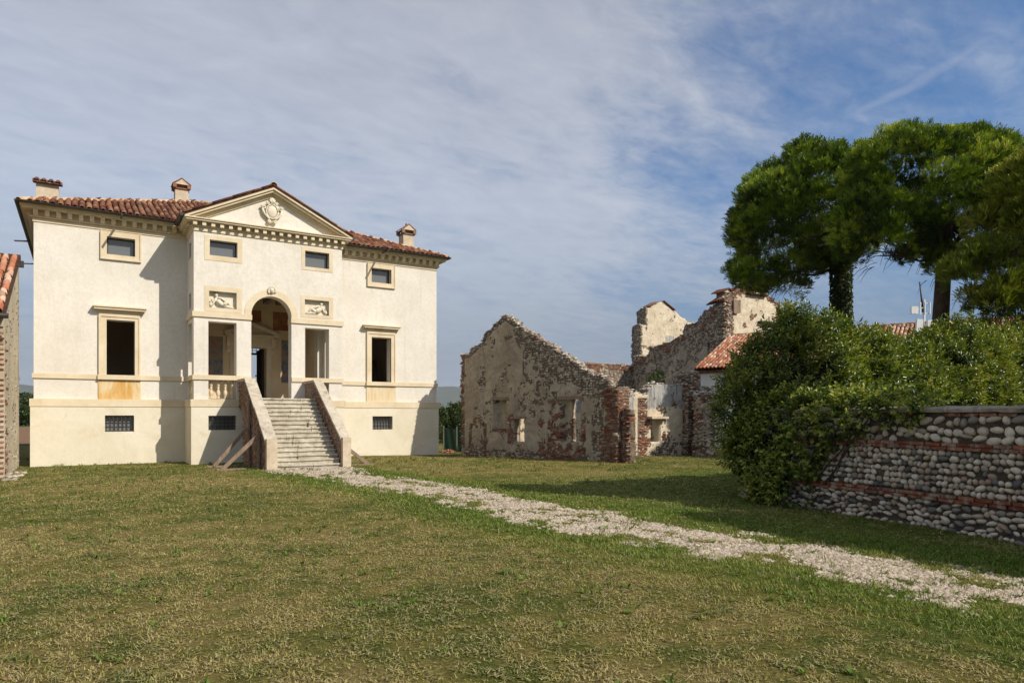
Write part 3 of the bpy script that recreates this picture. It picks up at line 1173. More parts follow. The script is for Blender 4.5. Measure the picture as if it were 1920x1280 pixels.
def tile_roof(parent, origin, along, up, width, length, test, m, limit, pitch=0.2, row=0.35, view=(0, 0, 1.7), stuff_name='more_tiles'):
    """cover tiles in columns: origin at an eave corner, 'along' the eave, 'up' the slope (unit 3D vectors)"""
    origin, along, up = Vector(origin), Vector(along).normalized(), Vector(up).normalized()
    nrm = along.cross(up).normalized()
    if nrm.z < 0:
        nrm = -nrm
    X = up.cross(nrm)
    spots = []
    for i in range(int(width / pitch)):
        for j in range(int(length / row)):
            u, v = (i + 0.5) * pitch, j * row
            if not test(u, v + 0.1):
                continue
            p = origin + along * u + up * (v + random.uniform(-.02, .02)) + nrm * (0.028 + random.uniform(0, .02))
            yaw = random.uniform(-.07, .07)
            R = Matrix((X, up, nrm)).transposed().to_4x4() @ Matrix.Rotation(yaw, 4, 'Z') @ Matrix.Rotation(0.035, 4, 'X')
            R.translation = p
            spots.append(((p - Vector(view)).length, R))
    spots.sort(key=lambda s: s[0])
    for _, R in spots[:limit]:
        link('tile', tile_me(m), parent, None, R)
    rest = spots[limit:]
    if rest:
        V, F, T = [], [], []
        tv = np.c_[TILE_V, np.ones(len(TILE_V))]
        nv = len(tv)
        TF = np.array(TILE_F)
        for k, (_, R) in enumerate(rest):
            V.append((tv @ np.array(R).T)[:, :3])
            F.append(TF + k * nv)
            T.append(np.full(nv, random.random()))
        o = np_obj(stuff_name, np.concatenate(V), np.concatenate(F), m, parent, True, {'tint': ('FLOAT', np.concatenate(T))})
        o['kind'] = 'stuff'
    return len(spots)


def ridge_row(parent, p, q, m='ridge', r=0.12, step=0.38):
    p, q = Vector(p), Vector(q)
    d = (q - p).normalized()
    side = d.cross(Vector((0, 0, 1))).normalized()
    up = side.cross(d)
    n = int((q - p).length / step)
    key = 'ridge_' + m
    if key not in TILE_ME:
        V, F = tile_mesh('ridge', r, r * 0.85, step * 1.15, 6, 0.02)
        me = bpy.data.meshes.new('ridge_tile')
        me.from_pydata([tuple(v) for v in V], [], F)
        me.polygons.foreach_set('use_smooth', np.ones(len(me.polygons), dtype=bool))
        me.materials.append(M[m])
        TILE_ME[key] = me
    for k in range(n):
        R = Matrix((side, d, up)).transposed().to_4x4() @ Matrix.Rotation(0.05, 4, 'X')
        R.translation = p + d * (k * step) + up * 0.02
        link('ridge_tile', TILE_ME[key], parent, None, R)


# ------------------------------------------------------------------ the villa
FY, LY = 27.0, 25.3
WX0, WX1 = -1.33, 13.06
LX0, LX1 = 3.19, 8.30
BY = 38.0


def make_villa():
    V = thing('country_villa', 'cream plastered two storey villa with projecting arched portico and pediment', 'villa', ((WX0 + WX1) / 2, FY, 0))
    # main block ------------------------------------------------------------
    w = MB()
    holes = [(0.71, 1.55, 7.12, 7.72), (10.09, 10.955, 7.13, 7.72), (0.70, 1.545, 3.03, 4.90), (10.09, 10.945, 3.03, 4.87), (3.62, 7.87, 2.2, 6.3)]
    wall_open(w, 'y', FY, FY + 0.45, WX0, WX1, 1.95, 8.35, holes)
    wall_open(w, 'x', WX1 - 0.45, WX1, FY + 0.451, BY, 1.95, 8.35, [(28.6, 29.6, 3.03, 4.9), (28.7, 29.5, 7.12, 7.72)])
    wall_open(w, 'x', WX0, WX0 + 0.45, FY + 0.451, BY, 1.95, 8.35, [])
    wall_open(w, 'y', BY, BY + 0.45, WX0, WX1, 1.95, 8.35, [(6.9, 8.05, 2.24, 5.22), (9.6, 10.5, 3.03, 4.9)])
    w.build('wall', 'plaster', V)
    p = MB()
    wall_open(p, 'y', FY - 0.09, FY + 0.3, WX0 - 0.09, WX1 + 0.06, -0.4, 1.95, [(0.652, 1.515, 1.10, 1.655), (10.113, 10.989, 1.06, 1.61)])
    wall_open(p, 'x', WX1 - 0.39, WX1 + 0.06, FY + 0.301, BY + .1, -0.4, 1.95, [])
    wall_open(p, 'x', WX0 - 0.09, WX0 + 0.36, FY + 0.301, BY + .1, -0.4, 1.95, [])
    wall_open(p, 'y', LY - 0.09, LY + 0.35, LX0 - 0.09, LX1 + 0.07, -0.4, 1.95, [(3.636, 4.527, 1.15, 1.645), (6.95, 7.83, 1.15, 1.645)])
    wall_open(p, 'x', LX0 - 0.09, LX0 + 0.3, LY + 0.351, FY - 0.091, -0.4, 1.95, [])
    wall_open(p, 'x', LX1 - 0.3, LX1 + 0.07, LY + 0.351, FY - 0.091, -0.4, 1.95, [])
    p.build('plinth', 'basewall', V)
    b = MB()
    def girdle(mb, z0, z1, d, skip=(), lskip=()):
        # moulding round the main block and the portico, broken where asked
        def run(y, xa, xb, sk):
            xs = xa
            for s0, s1 in sorted(sk):
                mb.box((xs, y - d, z0), (s0, y + 0.05, z1))
                xs = s1
            mb.box((xs, y - d, z0), (xb, y + 0.05, z1))
        run(FY, WX0 - d, LX0 - d - .002, [s for s in skip if s[1] < LX0])
        run(FY, LX1 + d + .002, WX1 + d, [s for s in skip if s[0] > LX1])
        run(LY, LX0 - d, LX1 + d, lskip)
        mb.box((LX0 - d, LY + 0.052, z0), (LX0 + 0.05, FY + .04, z1))
        mb.box((LX1 - 0.05, LY + 0.052, z0), (LX1 + d, FY + .04, z1))
        mb.box((WX1 - 0.05, FY + 0.052, z0), (WX1 + d, BY, z1))
        mb.box((WX0 - d, FY + 0.052, z0), (WX0 + 0.05, BY, z1))
    girdle(b, 1.952, 2.20, 0.11)
    b.build('plinth_band', 'trim', V)
    s = MB()
    girdle(s, 2.87, 3.03, 0.045, [(0.44, 1.73), (9.87, 11.16)], [(5.04, 6.43)])
    for q0, q1 in ((-9, 1.0), (1.0, 5.7), (5.7, 10.5), (10.5, 30)):
        mb_ = MB()
        for f in s.f:
            if q0 <= sum(s.v[min(f) // 8 * 8 + i][0] for i in range(8)) / 8 < q1:
                mb_.poly([s.v[i] for i in f])
        mb_.build('string_course', 'trim', V)
    # cornice ---------------------------------------------------------------
    c = MB()
    runs = [(FY, WX0, LX0 + .2), (FY, LX1 - .2, WX1)]
    for y, xa, xb in runs:
        l, r = xa == WX0, xb == WX1
        for d, z0, z1 in ((0.03, 7.93, 8.06), (0.10, 8.063, 8.10), (0.30, 8.29, 8.36), (0.36, 8.363, 8.42)):
            c.box((xa - d * l, y - d, z0), (xb + d * r, y + 0.1, z1))
        c.box((xa, y - 0.06, 8.10), (xb, y + 0.1, 8.29))
    for d, z0, z1 in ((0.03, 7.93, 8.06), (0.10, 8.063, 8.10), (0.30, 8.29, 8.36), (0.36, 8.363, 8.42)):
        c.box((WX0 - d, FY + .102, z0), (WX0 + .1, BY, z1))
        c.box((WX1 - .1, FY + .102, z0), (WX1 + d, BY, z1))
    c2 = MB()
    half_x = (LX0 + LX1) / 2
    for mb_, keep in ((MB(), lambda q: q < half_x), (MB(), lambda q: q >= half_x)):
        for f in c.f:
            if keep(sum(c.v[i][0] for i in f) / len(f)):
                mb_.poly([c.v[i] for i in f])
        mb_.build('cornice', 'trim', V)
    mod = MB()
    mod.prism([(0, 8.102), (0, 8.29), (-0.20, 8.29), (-0.20, 8.235), (-0.17, 8.16), (-0.09, 8.115), (-0.05, 8.102)], 'x', -0.065, 0.065)
    me = None
    def place_mod(x, y, rz=0.0):
        nonlocal me
        R = Matrix.Rotation(rz, 4, 'Z')
        R.translation = (x, y, 0)
        if me is None:
            o = MB()
            o.v, o.f, o.t = [tuple(v) for v in mod.v], mod.f, mod.t
            ob = o.build('modillion', 'trim', None)
            me = ob.data
            bpy.data.objects.remove(ob)
        link('modillion', me, V, None, R)
    x = WX0 + 0.06
    while x < LX0 - 0.25:
        place_mod(x, FY - 0.06)
        x += 0.31
    x = WX1 - 0.06
    while x > LX1 + 0.25:
        place_mod(x, FY - 0.06)
        x -= 0.31
    for k in range(12):
        place_mod(WX1, FY + 0.2 + k * 0.31, math.radians(90))
        place_mod(WX0, FY + 0.2 + k * 0.31, math.radians(-90))
    # portico ------------------------------------------------------------------
    lf = MB()
    lh = [(3.69, 4.58, 7.125, 7.655), (6.92, 7.81, 7.10, 7.685), (3.67, 4.553, 5.34, 5.905), (6.91, 7.80, 5.36, 5.90),
          (3.645, 4.553, 2.2, 4.865), (6.92, 7.81, 2.2, 4.86), (5.04, 6.43, 2.2, 5.90)]
    wall_open(lf, 'y', LY, LY + 0.45, LX0, LX1, 1.95, 8.05, lh)
    # spandrels over the arch: straight haunch then half circle
    cx, R, zc = 5.735, 0.695, 5.20
    n = 18
    for sgn in (-1, 1):
        for k in range(n // 2):
            a0, a1 = math.pi / 2 * k / (n / 2), math.pi / 2 * (k + 1) / (n / 2)
            xa, za = cx + sgn * R * math.cos(a0), zc + R * math.sin(a0)
            xb, zb = cx + sgn * R * math.cos(a1), zc + R * math.sin(a1)
            lf.prism([(xa, za), (xb, zb), (xb, 5.90), (xa, 5.90)], 'y', LY, LY + 0.45)
    wall_open(lf, 'x', LX0, LX0 + 0.22, LY + 0.451, FY - .001, 1.95, 8.05, [(25.80, 26.72, 2.2, 4.86), (25.95, 26.5, 7.12, 7.66), (25.95, 26.5, 5.34, 5.9)])
    wall_open(lf, 'x', LX1 - 0.22, LX1, LY + 0.451, FY - .001, 1.95, 8.05, [(25.80, 26.72, 2.2, 4.86), (25.95, 26.5, 7.12, 7.66), (25.95, 26.5, 5.34, 5.9)])
    lf.build('portico_wall', 'plaster', V)
    fl = MB().box((LX0 + .05, LY + .02, 2.0), (LX1 - .05, FY + 1.7, 2.235))
    fl.build('portico_floor', 'step', V)
    arch = MB()
    Ro = 0.93
    for sgn in (-1, 1):
        pts_i = [(cx + sgn * R, 5.19)] + [(cx + sgn * R * math.cos(math.pi / 2 * k / 10), zc + R * math.sin(math.pi / 2 * k / 10)) for k in range(11)]
        pts_o = [(cx + sgn * Ro, 5.19)] + [(cx + sgn * Ro * math.cos(math.pi / 2 * k / 10), zc + Ro * math.sin(math.pi / 2 * k / 10)) for k in range(11)]
        for k in range(11):
            arch.prism([pts_i[k], pts_i[k + 1], pts_o[k + 1], pts_o[k]], 'y', LY - 0.018, LY + 0.05)
    arch.build('arch_surround', 'trim', V)
    im = MB()
    im2 = MB()
    d = 0.05
    im.box((LX0 - d, LY - d, 5.0), (5.04 + .02, LY + .46, 5.185))
    im2.box((6.43 - .02, LY - d, 5.0), (LX1 + d, LY + .46, 5.185))
    im.box((LX0 - d, LY + .462, 5.0), (LX0 + .23, FY - .003, 5.185))
    im2.box((LX1 - .23, LY + .462, 5.0), (LX1 + d, FY - .003, 5.185))
    im.build('impost_band', 'trim', V)
    im2.build('impost_band', 'trim', V)
    # flat painted surrounds that stand slightly proud
    def frame(x0, x1, z0, z1, h, y, dep, parent, name='frame', m='trim', back=0.05):
        f = MB()
        f.box((x0, y - dep, z0), (h[0], y + back, z1))
        f.box((h[1], y - dep, z0), (x1, y + back, z1))
        f.box((h[0], y - dep, h[3]), (h[1], y + back, z1))
        f.box((h[0], y - dep, z0), (h[1], y + back, h[2]))
        return f.build(name, m, parent)
    def pane(x0, x1, z0, z1, y, parent, m='glass', name='pane'):
        return MB().box((x0, y, z0), (x1, y + 0.02, z1)).build(name, m, parent)
    def sash(x0, x1, z0, z1, y, parent):
        f = MB()
        t = 0.04
        f.box((x0, y, z0), (x0 + t, y + .05, z1)).box((x1 - t, y, z0), (x1, y + .05, z1))
        f.box((x0 + t, y, z0), (x1 - t, y + .05, z0 + t)).box((x0 + t, y, z1 - t), (x1 - t, y + .05, z1))
        return f.build('sash', 'metal_dark', parent)
    def window_attic(h, y, outer, dep, lab=None):
        wn = frame(outer[0], outer[1], outer[2], outer[3], h, y, dep, V, 'window')
        if dep > 0.03:
            e = MB()
            o = outer
            t, q = 0.05, dep + 0.025
            e.box((o[0] - t, y - q, o[2] - t), (o[0], y + .02, o[3]))
            e.box((o[1], y - q, o[2] - t), (o[1] + t, y + .02, o[3]))
            e.box((o[0], y - q, o[2] - t), (o[1], y + .02, o[2]))
            e.build('frame', 'trim', wn)
        sash(h[0], h[1], h[2], h[3], y + 0.19, wn)
        pane(h[0] + .04, h[1] - .04, h[2] + .04, h[3] - .04, y + 0.21, wn)
    window_attic((0.71, 1.55, 7.12, 7.72), FY, (0.57, 1.69, 6.99, 7.90), 0.05)
    window_attic((10.09, 10.955, 7.13, 7.72), FY, (9.96, 11.08, 6.99, 7.90), 0.05)
    window_attic((3.69, 4.58, 7.125, 7.655), LY, (3.52, 4.74, 6.95, 7.80), 0.012)
    window_attic((6.92, 7.81, 7.10, 7.685), LY, (6.80, 7.95, 6.98, 7.82), 0.012)
    # tall first floor windows with hoods
    for h, o in (((0.70, 1.545, 3.03, 4.90), (0.47, 1.71)), ((10.09, 10.945, 3.03, 4.87), (9.885, 11.144))):
        wn = frame(o[0], o[1], 3.03, 5.06, h, FY, 0.06, V, 'window')
        f2 = MB()
        f2.box((o[0], FY - .085, 3.03), (o[0] + .06, FY - .061, 5.06)).box((o[1] - .06, FY - .085, 3.03), (o[1], FY - .061, 5.06))
        f2.box((o[0] + .06, FY - .085, 5.0), (o[1] - .06, FY - .061, 5.06))
        f2.build('frame', 'trim', wn)
        hd = MB()
        hd.box((o[0] + .02, FY - .07, 5.062), (o[1] - .02, FY + .05, 5.15))
        for q, (z0, z1, dd) in enumerate(((5.152, 5.19, .10), (5.192, 5.225, .15), (5.227, 5.30, .22), (5.302, 5.345, .26))):
            hd.box((o[0] - dd + .08, FY - dd, z0), (o[1] + dd - .08, FY + .05, z1))
        hd.build('hood', 'trim', wn)
        MB().box((o[0] - .03, FY - .12, 2.87), (o[1] + .03, FY + .35, 3.029)).build('sill', 'trim', wn)
        MB().box((o[0] - .01, FY - .035, 2.202), (o[1] + .01, FY + .02, 2.868)).build('apron_panel', 'ochre' if o[0] < 5 else 'ochre_pale', wn)
    # barred basement windows
    def cellar(h, y, bars, glass):
        g = MB()
        nx, nz = bars
        for i in range(1, nx):
            xx = h[0] + (h[1] - h[0]) * i / nx
            g.bar((xx, y + .06, h[2]), (xx, y + .06, h[3]), .022)
        for j in range(1, nz):
            zz = h[2] + (h[3] - h[2]) * j / nz
            g.bar((h[0], y + .085, zz), (h[1], y + .085, zz), .022)
        wn = g.build('barred_window', 'metal_dark', V)
        pn = MB().box((h[0], y + .22, h[2]), (h[1], y + .24, h[3]))
        pn.build('pane', 'shutter' if glass else 'glass', wn)
    cellar((0.652, 1.515, 1.10, 1.655), FY - .09, (7, 4), True)
    cellar((10.113, 10.989, 1.06, 1.61), FY - .09, (7, 4), False)
    cellar((3.636, 4.527, 1.15, 1.645), LY - .09, (7, 4), False)
    cellar((6.95, 7.83, 1.15, 1.645), LY - .09, (7, 4), False)
    # balustrades under the four side openings of the portico
    prof = [(0.055, 0), (0.055, .035), (0.035, .05), (0.045, .08), (0.072, .16), (0.068, .22), (0.04, .29), (0.033, .315), (0.045, .335), (0.045, .36), (0.033, .38),
            (0.042, .42), (0.066, .48), (0.062, .54), (0.038, .60), (0.045, .62), (0.06, .632), (0.06, .665)]
    bme = MB().lathe(prof, (0, 0, 0), 10).build('baluster', 'trim', None, True)
    bal = bme.data
    bpy.data.objects.remove(bme)
    def balustrade(p, q, nb):
        p, q = Vector(p), Vector(q)
        r = MB()
        dv = (q - p).normalized()
        sd = Vector((-dv.y, dv.x, 0)) * 0.115
        a, c_ = p - sd, q + sd
        r.box((min(a.x, c_.x), min(a.y, c_.y), 2.90), (max(a.x, c_.x), max(a.y, c_.y), 3.03))
        root = r.build('balustrade', 'trim', V)
        for k in range(nb):
            t = (k + 0.5) / nb
            R = Matrix.Translation(p.lerp(q, t) + Vector((0, 0, 2.236)))
            link('baluster', bal, root, None, R)
    for k, (a, c_) in enumerate((((3.645, LY + .17, 0), (4.553, LY + .17, 0)), ((6.92, LY + .17, 0), (7.81, LY + .17, 0)), ((LX0 + .11, 25.80, 0), (LX0 + .11, 26.72, 0)), ((LX1 - .11, 25.80, 0), (LX1 - .11, 26.72, 0)))):
        balustrade(a, c_, 4)
    # carved panels -------------------------------------------------------------
    def carved(h, o, flip):
        pn = frame(o[0], o[1], o[2], o[3], h, LY, 0.012, V, 'carved_panel')
        MB().box((h[0], LY + .16, h[2]), (h[1], LY + .2, h[3])).build('back_slab', 'statue', pn)
        f = MB()
        y = LY + .12
        w_, hh = h[1] - h[0], h[3] - h[2]
        def P(u, v, dy=0):
            u = 1 - u if flip else u
            return (h[0] + w_ * u, y + dy, h[2] + hh * v)
        f.tube([P(.30, .50), P(.36, .42), P(.44, .30), P(.52, .20)], [.075, .10, .095, .09], 8)       # torso
        f.tube([P(.52, .20), P(.62, .33, -.03), P(.70, .42, -.04), P(.76, .22), P(.80, .10)], [.085, .075, .06, .05, .035], 8)   # bent leg
        f.tube([P(.52, .18), P(.68, .15), P(.80, .12), P(.93, .08)], [.08, .06, .045, .03], 8)    # lying leg
        f.tube([P(.29, .60), P(.22, .46), P(.17, .30), P(.12, .16)], [.05, .042, .036, .03], 8)   # propping arm
        f.tube([P(.34, .58, -.03), P(.45, .62, -.05), P(.56, .50, -.06), P(.62, .40, -.05)], [.045, .04, .034, .026], 8)
        f.tube([P(.30, .60), P(.29, .70)], [.04, .035], 8)
        f.ball(P(.28, .80), (.062, .06, .075))
        f.ball(P(.26, .84, .02), (.07, .06, .06))
        for k in range(7):                                                           # cloth folds and the urn
            f.tube([P(.42 + .04 * k, .10 + .015 * (k % 3), -.01), P(.50 + .05 * k, .26 - .02 * k, -.02), P(.60 + .045 * k, .06, 0)], [.02, .03, .018], 6)
        f.ball(P(.08, .20), (.06, .06, .075))
        f.tube([P(.04, .42), P(.10, .36), P(.16, .46), P(.12, .55)], .022, 6)
        for k in range(5):
            f.tube([P(.36 + .03 * k, .70 - .05 * k, .02), P(.48 + .04 * k, .60 - .07 * k, .02)], [.022, .016], 6)
        f.build('reclining_figure', 'statue', pn, True)
    carved((3.67, 4.553, 5.34, 5.905), (3.535, 4.73, 5.21, 6.075), False)
    carved((6.91, 7.80, 5.36, 5.90), (6.77, 7.97, 5.24, 6.04), True)
    # mask over the arch
    mk = MB()
    mc = Vector((5.735, LY - .03, 6.09))
    mk.ball(mc, (.085, .09, .115), 12, 9)
    mk.ball(mc + Vector((0, -.085, -.005)), (.017, .03, .03), 8, 5)
    mk.ball(mc + Vector((0, -.07, -.055)), (.03, .018, .012), 8, 5)
    for sg in (-1, 1):
        mk.ball(mc + Vector((sg * .032, -.075, .028)), (.018, .014, .010), 8, 5)
    for k in range(11):
        a = math.radians(-25 + 230 * k / 10)
        mk.tube([mc + Vector((.085 * math.cos(a), 0, .10 * math.sin(a))), mc + Vector((.135 * math.cos(a + .15), -.02, .145 * math.sin(a + .15))), mc + Vector((.15 * math.cos(a + .45), -.015, .16 * math.sin(a + .45)))], [.036, .03, .014], 6)
    mk.build('carved_mask', 'statue', V, True)
    # portico cornice and pediment
    pc = MB()
    PX0, PX1 = LX0, LX1
    for d, z0, z1 in ((0.035, 7.90, 8.03), (0.08, 8.032, 8.06), (0.27, 8.20, 8.255), (0.31, 8.257, 8.295)):
        pc.box((PX0 - d, LY - d, z0), (PX1 + d, LY + .3, z1))
        pc.box((PX0 - d, LY + .302, z0), (PX0 + .2, FY + .2, z1))
        pc.box((PX1 - .2, LY + .302, z0), (PX1 + d, FY + .2, z1))
    pc.box((PX0 - .02, LY - .03, 8.06), (PX1 + .02, LY + .3, 8.20))
    pc.build('portico_cornice', 'trim', V)
    dm = MB().box((-.06, -.18, 8.062), (.06, 0, 8.198)).build('modillion', 'trim', None)
    dme = dm.data
    bpy.data.objects.remove(dm)
    nb = 19
    for k in range(nb):
        link('modillion', dme, V, None, Matrix.Translation((PX0 + .02 + (PX1 - PX0 - .04) * k / (nb - 1), LY - .03, 0)))
    for k in range(5):
        for sx, rz in ((PX0, -90), (PX1, 90)):
            Rm = Matrix.Rotation(math.radians(rz), 4, 'Z')
            Rm.translation = (sx, LY + .2 + k * .3, 0)
            link('modillion', dme, V, None, Rm)
    mid, apex = (PX0 + PX1) / 2, 9.72
    ty = MB().prism([(PX0 + .1, 8.296), (PX1 - .1, 8.296), (mid, 9.50)], 'y', LY, LY + .3)
    ped = ty.build('pediment', 'plaster', V)
    rk = MB()
    sl = (apex - 8.33) / (mid - (PX0 - .31))
    for lo, hi, d in ((0.30, 0.24, 0.06), (0.24, 0.16, 0.11), (0.16, 0.085, 0.25), (0.085, 0.0, 0.31)):
        for sg in (-1, 1):
            xo = mid + sg * (mid - (PX0 - d))
            zo = apex - sl * abs(xo - mid)
            zmin = 8.297
            # outer end, cut level on the horizontal cornice
            pts = [(mid, apex - lo), (mid, apex - hi), (xo, max(zmin, zo - hi)), (xo, max(zmin, zo - lo))]
            xl = mid + sg * (apex - lo - zmin) / sl
            if zo - lo < zmin:
                pts = [(mid, apex - lo), (mid, apex - hi), (xo, max(zmin + .001, zo - hi)), (xo, zmin), (xl, zmin)]
            rk.prism(pts, 'y', LY - d, LY + .3)
    rk.build('raking_cornice', 'trim', ped)
    sh = MB()
    oc = Vector((5.735, LY - .02, 8.90))
    outline = [(0, -.44), (.10, -.42), (.16, -.36), (.10, -.29), (.16, -.22), (.30, -.08), (.36, .06), (.34, .17), (.25, .19), (.20, .13), (.13, .21), (.16, .30), (.10, .37), (.07, .46), (0, .50)]
    pts = [(oc.x + a, oc.z + c_) for a, c_ in outline] + [(oc.x - a, oc.z + c_) for a, c_ in reversed(outline[1:-1])]
    sh.prism(pts, 'y', LY - .07, LY + .02)
    sh.ball(oc + Vector((0, -.05, 0)), (.17, .07, .225), 14, 9)
    ring = [oc + Vector((.20 * math.cos(a), -.075, .255 * math.sin(a))) for a in np.linspace(0, 2 * math.pi, 25)]
    sh.tube(ring, .026, 6)
    for sg in (-1, 1):
        for cxx, czz, rr in ((.30, .12, .085), (.10, -.37, .06), (.15, .28, .05)):
            sp = [oc + Vector((sg * (cxx + rr * (1 - t * .7) * math.cos(t * 9)), -.085, czz + rr * (1 - t * .7) * math.sin(t * 9))) for t in np.linspace(0, 1, 14)]
            sh.tube(sp, .026, 6)
        sh.tube([oc + Vector((sg * .34, -.08, .06)), oc + Vector((sg * .28, -.09, -.10)), oc + Vector((sg * .12, -.09, -.26)), oc + Vector((sg * .10, -.08, -.36))], [.04, .035, .03, .025], 6)
    for k in range(5):
        a = math.radians(40 + 25 * k)
        sh.tube([oc + Vector((0, -.07, .28)), oc + Vector((.10 * math.cos(a), -.10, .28 + .14 * math.sin(a))), oc + Vector((.13 * math.cos(a), -.06, .28 + .23 * math.sin(a)))], [.04, .04, .018], 6)
    sh.build('carved_shield', 'statue', ped, True)
    # roof -----------------------------------------------------------------------
    EZ, SL = 8.43, 0.41
    ex0, ex1, ey0, ey1 = WX0 - .37, WX1 + .37, FY - .4, BY + .85
    half = (ey1 - ey0) / 2
    rz = EZ + SL * half
    r0, r1, ym = ex0 + half, ex1 - half, (ey0 + ey1) / 2
    A, B_, C_, D_ = (ex0, ey0, EZ), (ex1, ey0, EZ), (ex1, ey1, EZ), (ex0, ey1, EZ)
    R0, R1 = (r0, ym, rz), (r1, ym, rz)
    rf = MB()
    for pl in ([A, B_, R1, R0], [B_, C_, R1], [C_, D_, R0, R1], [D_, A, R0]):
        rf.poly(pl)
    rf.poly([A, D_, C_, B_])
    gx0, gx1, gy0 = PX0 - .33, PX1 + .33, LY - .33
    ga = apex + .025
    gb = ga - sl * (mid - gx0)
    for sgx in (gx0, gx1):
        rf.prism([(mid, ga), (sgx, gb), (sgx, gb - .03), (mid, ga - .03)], 'y', gy0, 31.0)
    roof = rf.build('roof', 'pan', V)
    su = math.sqrt(1 + SL * SL)
    upv = Vector((0, 1, SL)) / su
    def test_main(u, v):
        x, y = ex0 + u, ey0 + v / su
        if v / su > half - .1:
            return False
        if x - ex0 < (y - ey0) + .08 or ex1 - x < (y - ey0) + .08:
            return False
        z = EZ + SL * (y - ey0)
        return not (gx0 - .12 < x < gx1 + .12 and z < ga - sl * abs(x - mid) + .08)
    tile_roof(roof, (ex0, ey0 - .03, EZ), (1, 0, 0), upv, ex1 - ex0, half * su, test_main, 'tile_old', 190, stuff_name='far_tiles')
    tile_roof(roof, (ex0 - .03, ey0, EZ), (0, 1, 0), Vector((1, 0, SL)) / su, ey1 - ey0, half * su, lambda u, v: v / su < min(u, ey1 - ey0 - u) - .05, 'tile_old', 0, stuff_name='side_tiles')
    tile_roof(roof, (ex1 + .03, ey0, EZ), (0, 1, 0), Vector((-1, 0, SL)) / su, ey1 - ey0, half * su, lambda u, v: v / su < min(u, ey1 - ey0 - u) - .05, 'tile_old', 0, stuff_name='side_tiles')
    for sg, sgx in ((1, gx0), (-1, gx1)):
        tile_roof(roof, (sgx, gy0 + .02, gb), (0, 1, 0), Vector((sg, 0, sl)), 4.6, math.hypot(mid - gx0, ga - gb), lambda u, v: True, 'tile_old', 26 if sg == 1 else 26, stuff_name='portico_tiles')
    ridge_row(roof, A, R0)
    ridge_row(roof, B_, R1)
    ridge_row(roof, R0, R1)
    ridge_row(roof, (mid, gy0, ga + .03), (mid, 29.9, ga + .03))
    # gutters
    def gutter(p, q, r=0.065):
        p, q = Vector(p), Vector(q)
        d = (q - p).normalized()
        sd = Vector((-d.y, d.x, 0))
        g = MB()
        ns = 6
        for a in range(ns):
            a0, a1 = math.pi * a / ns, math.pi * (a + 1) / ns
            for rr in (r, r - .012):
                pt = lambda o, t: o + sd * (rr * math.cos(t)) - Vector((0, 0, 1)) * (rr * math.sin(t))
                g.poly([pt(p, a0), pt(q, a0), pt(q, a1), pt(p, a1)])
        for e in (p, q):
            g.poly([e + sd * (r * math.cos(math.pi * a / ns)) - Vector((0, 0, 1)) * (r * math.sin(math.pi * a / ns)) for a in range(ns + 1)])
        return g.build('gutter', 'metal_dark', V)
    gz = EZ + .03
    gutter((ex0 - .06, ey0 - .06, gz), (gx0 - .1, ey0 - .06, gz - .02))
    gutter((gx1 + .1, ey0 - .06, gz - .02), (ex1 + .06, ey0 - .06, gz))
    gutter((ex0 - .06, ey0 - .06, gz), (ex0 - .06, ey1, gz))
    gutter((ex1 + .06, ey1, gz), (ex1 + .06, ey0 - .06, gz))
    gutter((gx0 - .05, gy0 + .05, gb + .02), (gx0 - .05, ey0, gb + .02), .09)
    gutter((gx1 + .05, ey0, gb + .02), (gx1 + .05, gy0 + .05, gb + .02), .09)
    for p, q in (((1.11, 26.6, 8.30), (1.11, 25.92, 8.26)), ((10.42, 26.6, 8.30), (10.42, 25.92, 8.26)), ((ex0, 32.3, 8.36), (ex0 - .5, 32.3, 8.32)), ((ex0, 37.0, 8.36), (ex0 - .5, 37.0, 8.32))):
        MB().bar(p, q, .055, .05).build('water_spout', 'metal_dark', V)
    # chimneys
    def chimney(x, y, wx, wy, z0, z1, kind):
        if kind == 'broad':
            b_ = MB().box((x - wx / 2, y - wy / 2, z0), (x + wx / 2, y + wy / 2, z1 - .26))
            ch = b_.build('chimney', 'post', V)
            cp = MB().prism([(y - wy / 2 - .14, z1 - .26), (y + wy / 2 + .14, z1 - .10), (y + wy / 2 + .14, z1), (y - wy / 2 - .14, z1 - .16)], 'x', x - wx / 2 - .1, x + wx / 2 + .1)
            cp.build('cap', 'brick_dark', ch)
            for k in range(4):
                R = Matrix.Rotation(.4, 4, 'X')
                R.translation = (x - wx / 2 + .02 + k * (wx - .04) / 3, y - wy / 2 - .18, z1 - .225)
                link('tile', tile_me('tile_old'), ch, None, R)
            return
        b_ = MB().box((x - wx / 2, y - wy / 2, z0), (x + wx / 2, y + wy / 2, z1 - .46))
        ch = b_.build('chimney', 'post', V)
        bk = MB()
        for sx in (-1, 1):
            for sy in (-1, 1):
                bk.box((x + sx * (wx / 2 + .02) - .07, y + sy * (wy / 2 + .02) - .07, z1 - .46), (x + sx * (wx / 2 + .02) + .07, y + sy * (wy / 2 + .02) + .07, z1 - .30))
        bk.box((x - wx / 2 - .05, y - wy / 2 - .05, z1 - .50), (x + wx / 2 + .05, y + wy / 2 + .05, z1 - .455))
        bk.box((x - wx / 2 + .07, y - wy / 2 + .07, z1 - .46), (x + wx / 2 - .07, y + wy / 2 - .07, z1 - .32))
        bk.build('vent_bricks', 'brick', ch)
        cp = MB().prism([(x - wx / 2 - .04, z1 - .30), (x + wx / 2 + .04, z1 - .30), (x, z1 - .07)], 'y', y - wy / 2 - .06, y + wy / 2 + .06)
        cp.build('cap', 'post', ch)
        rf_ = MB()
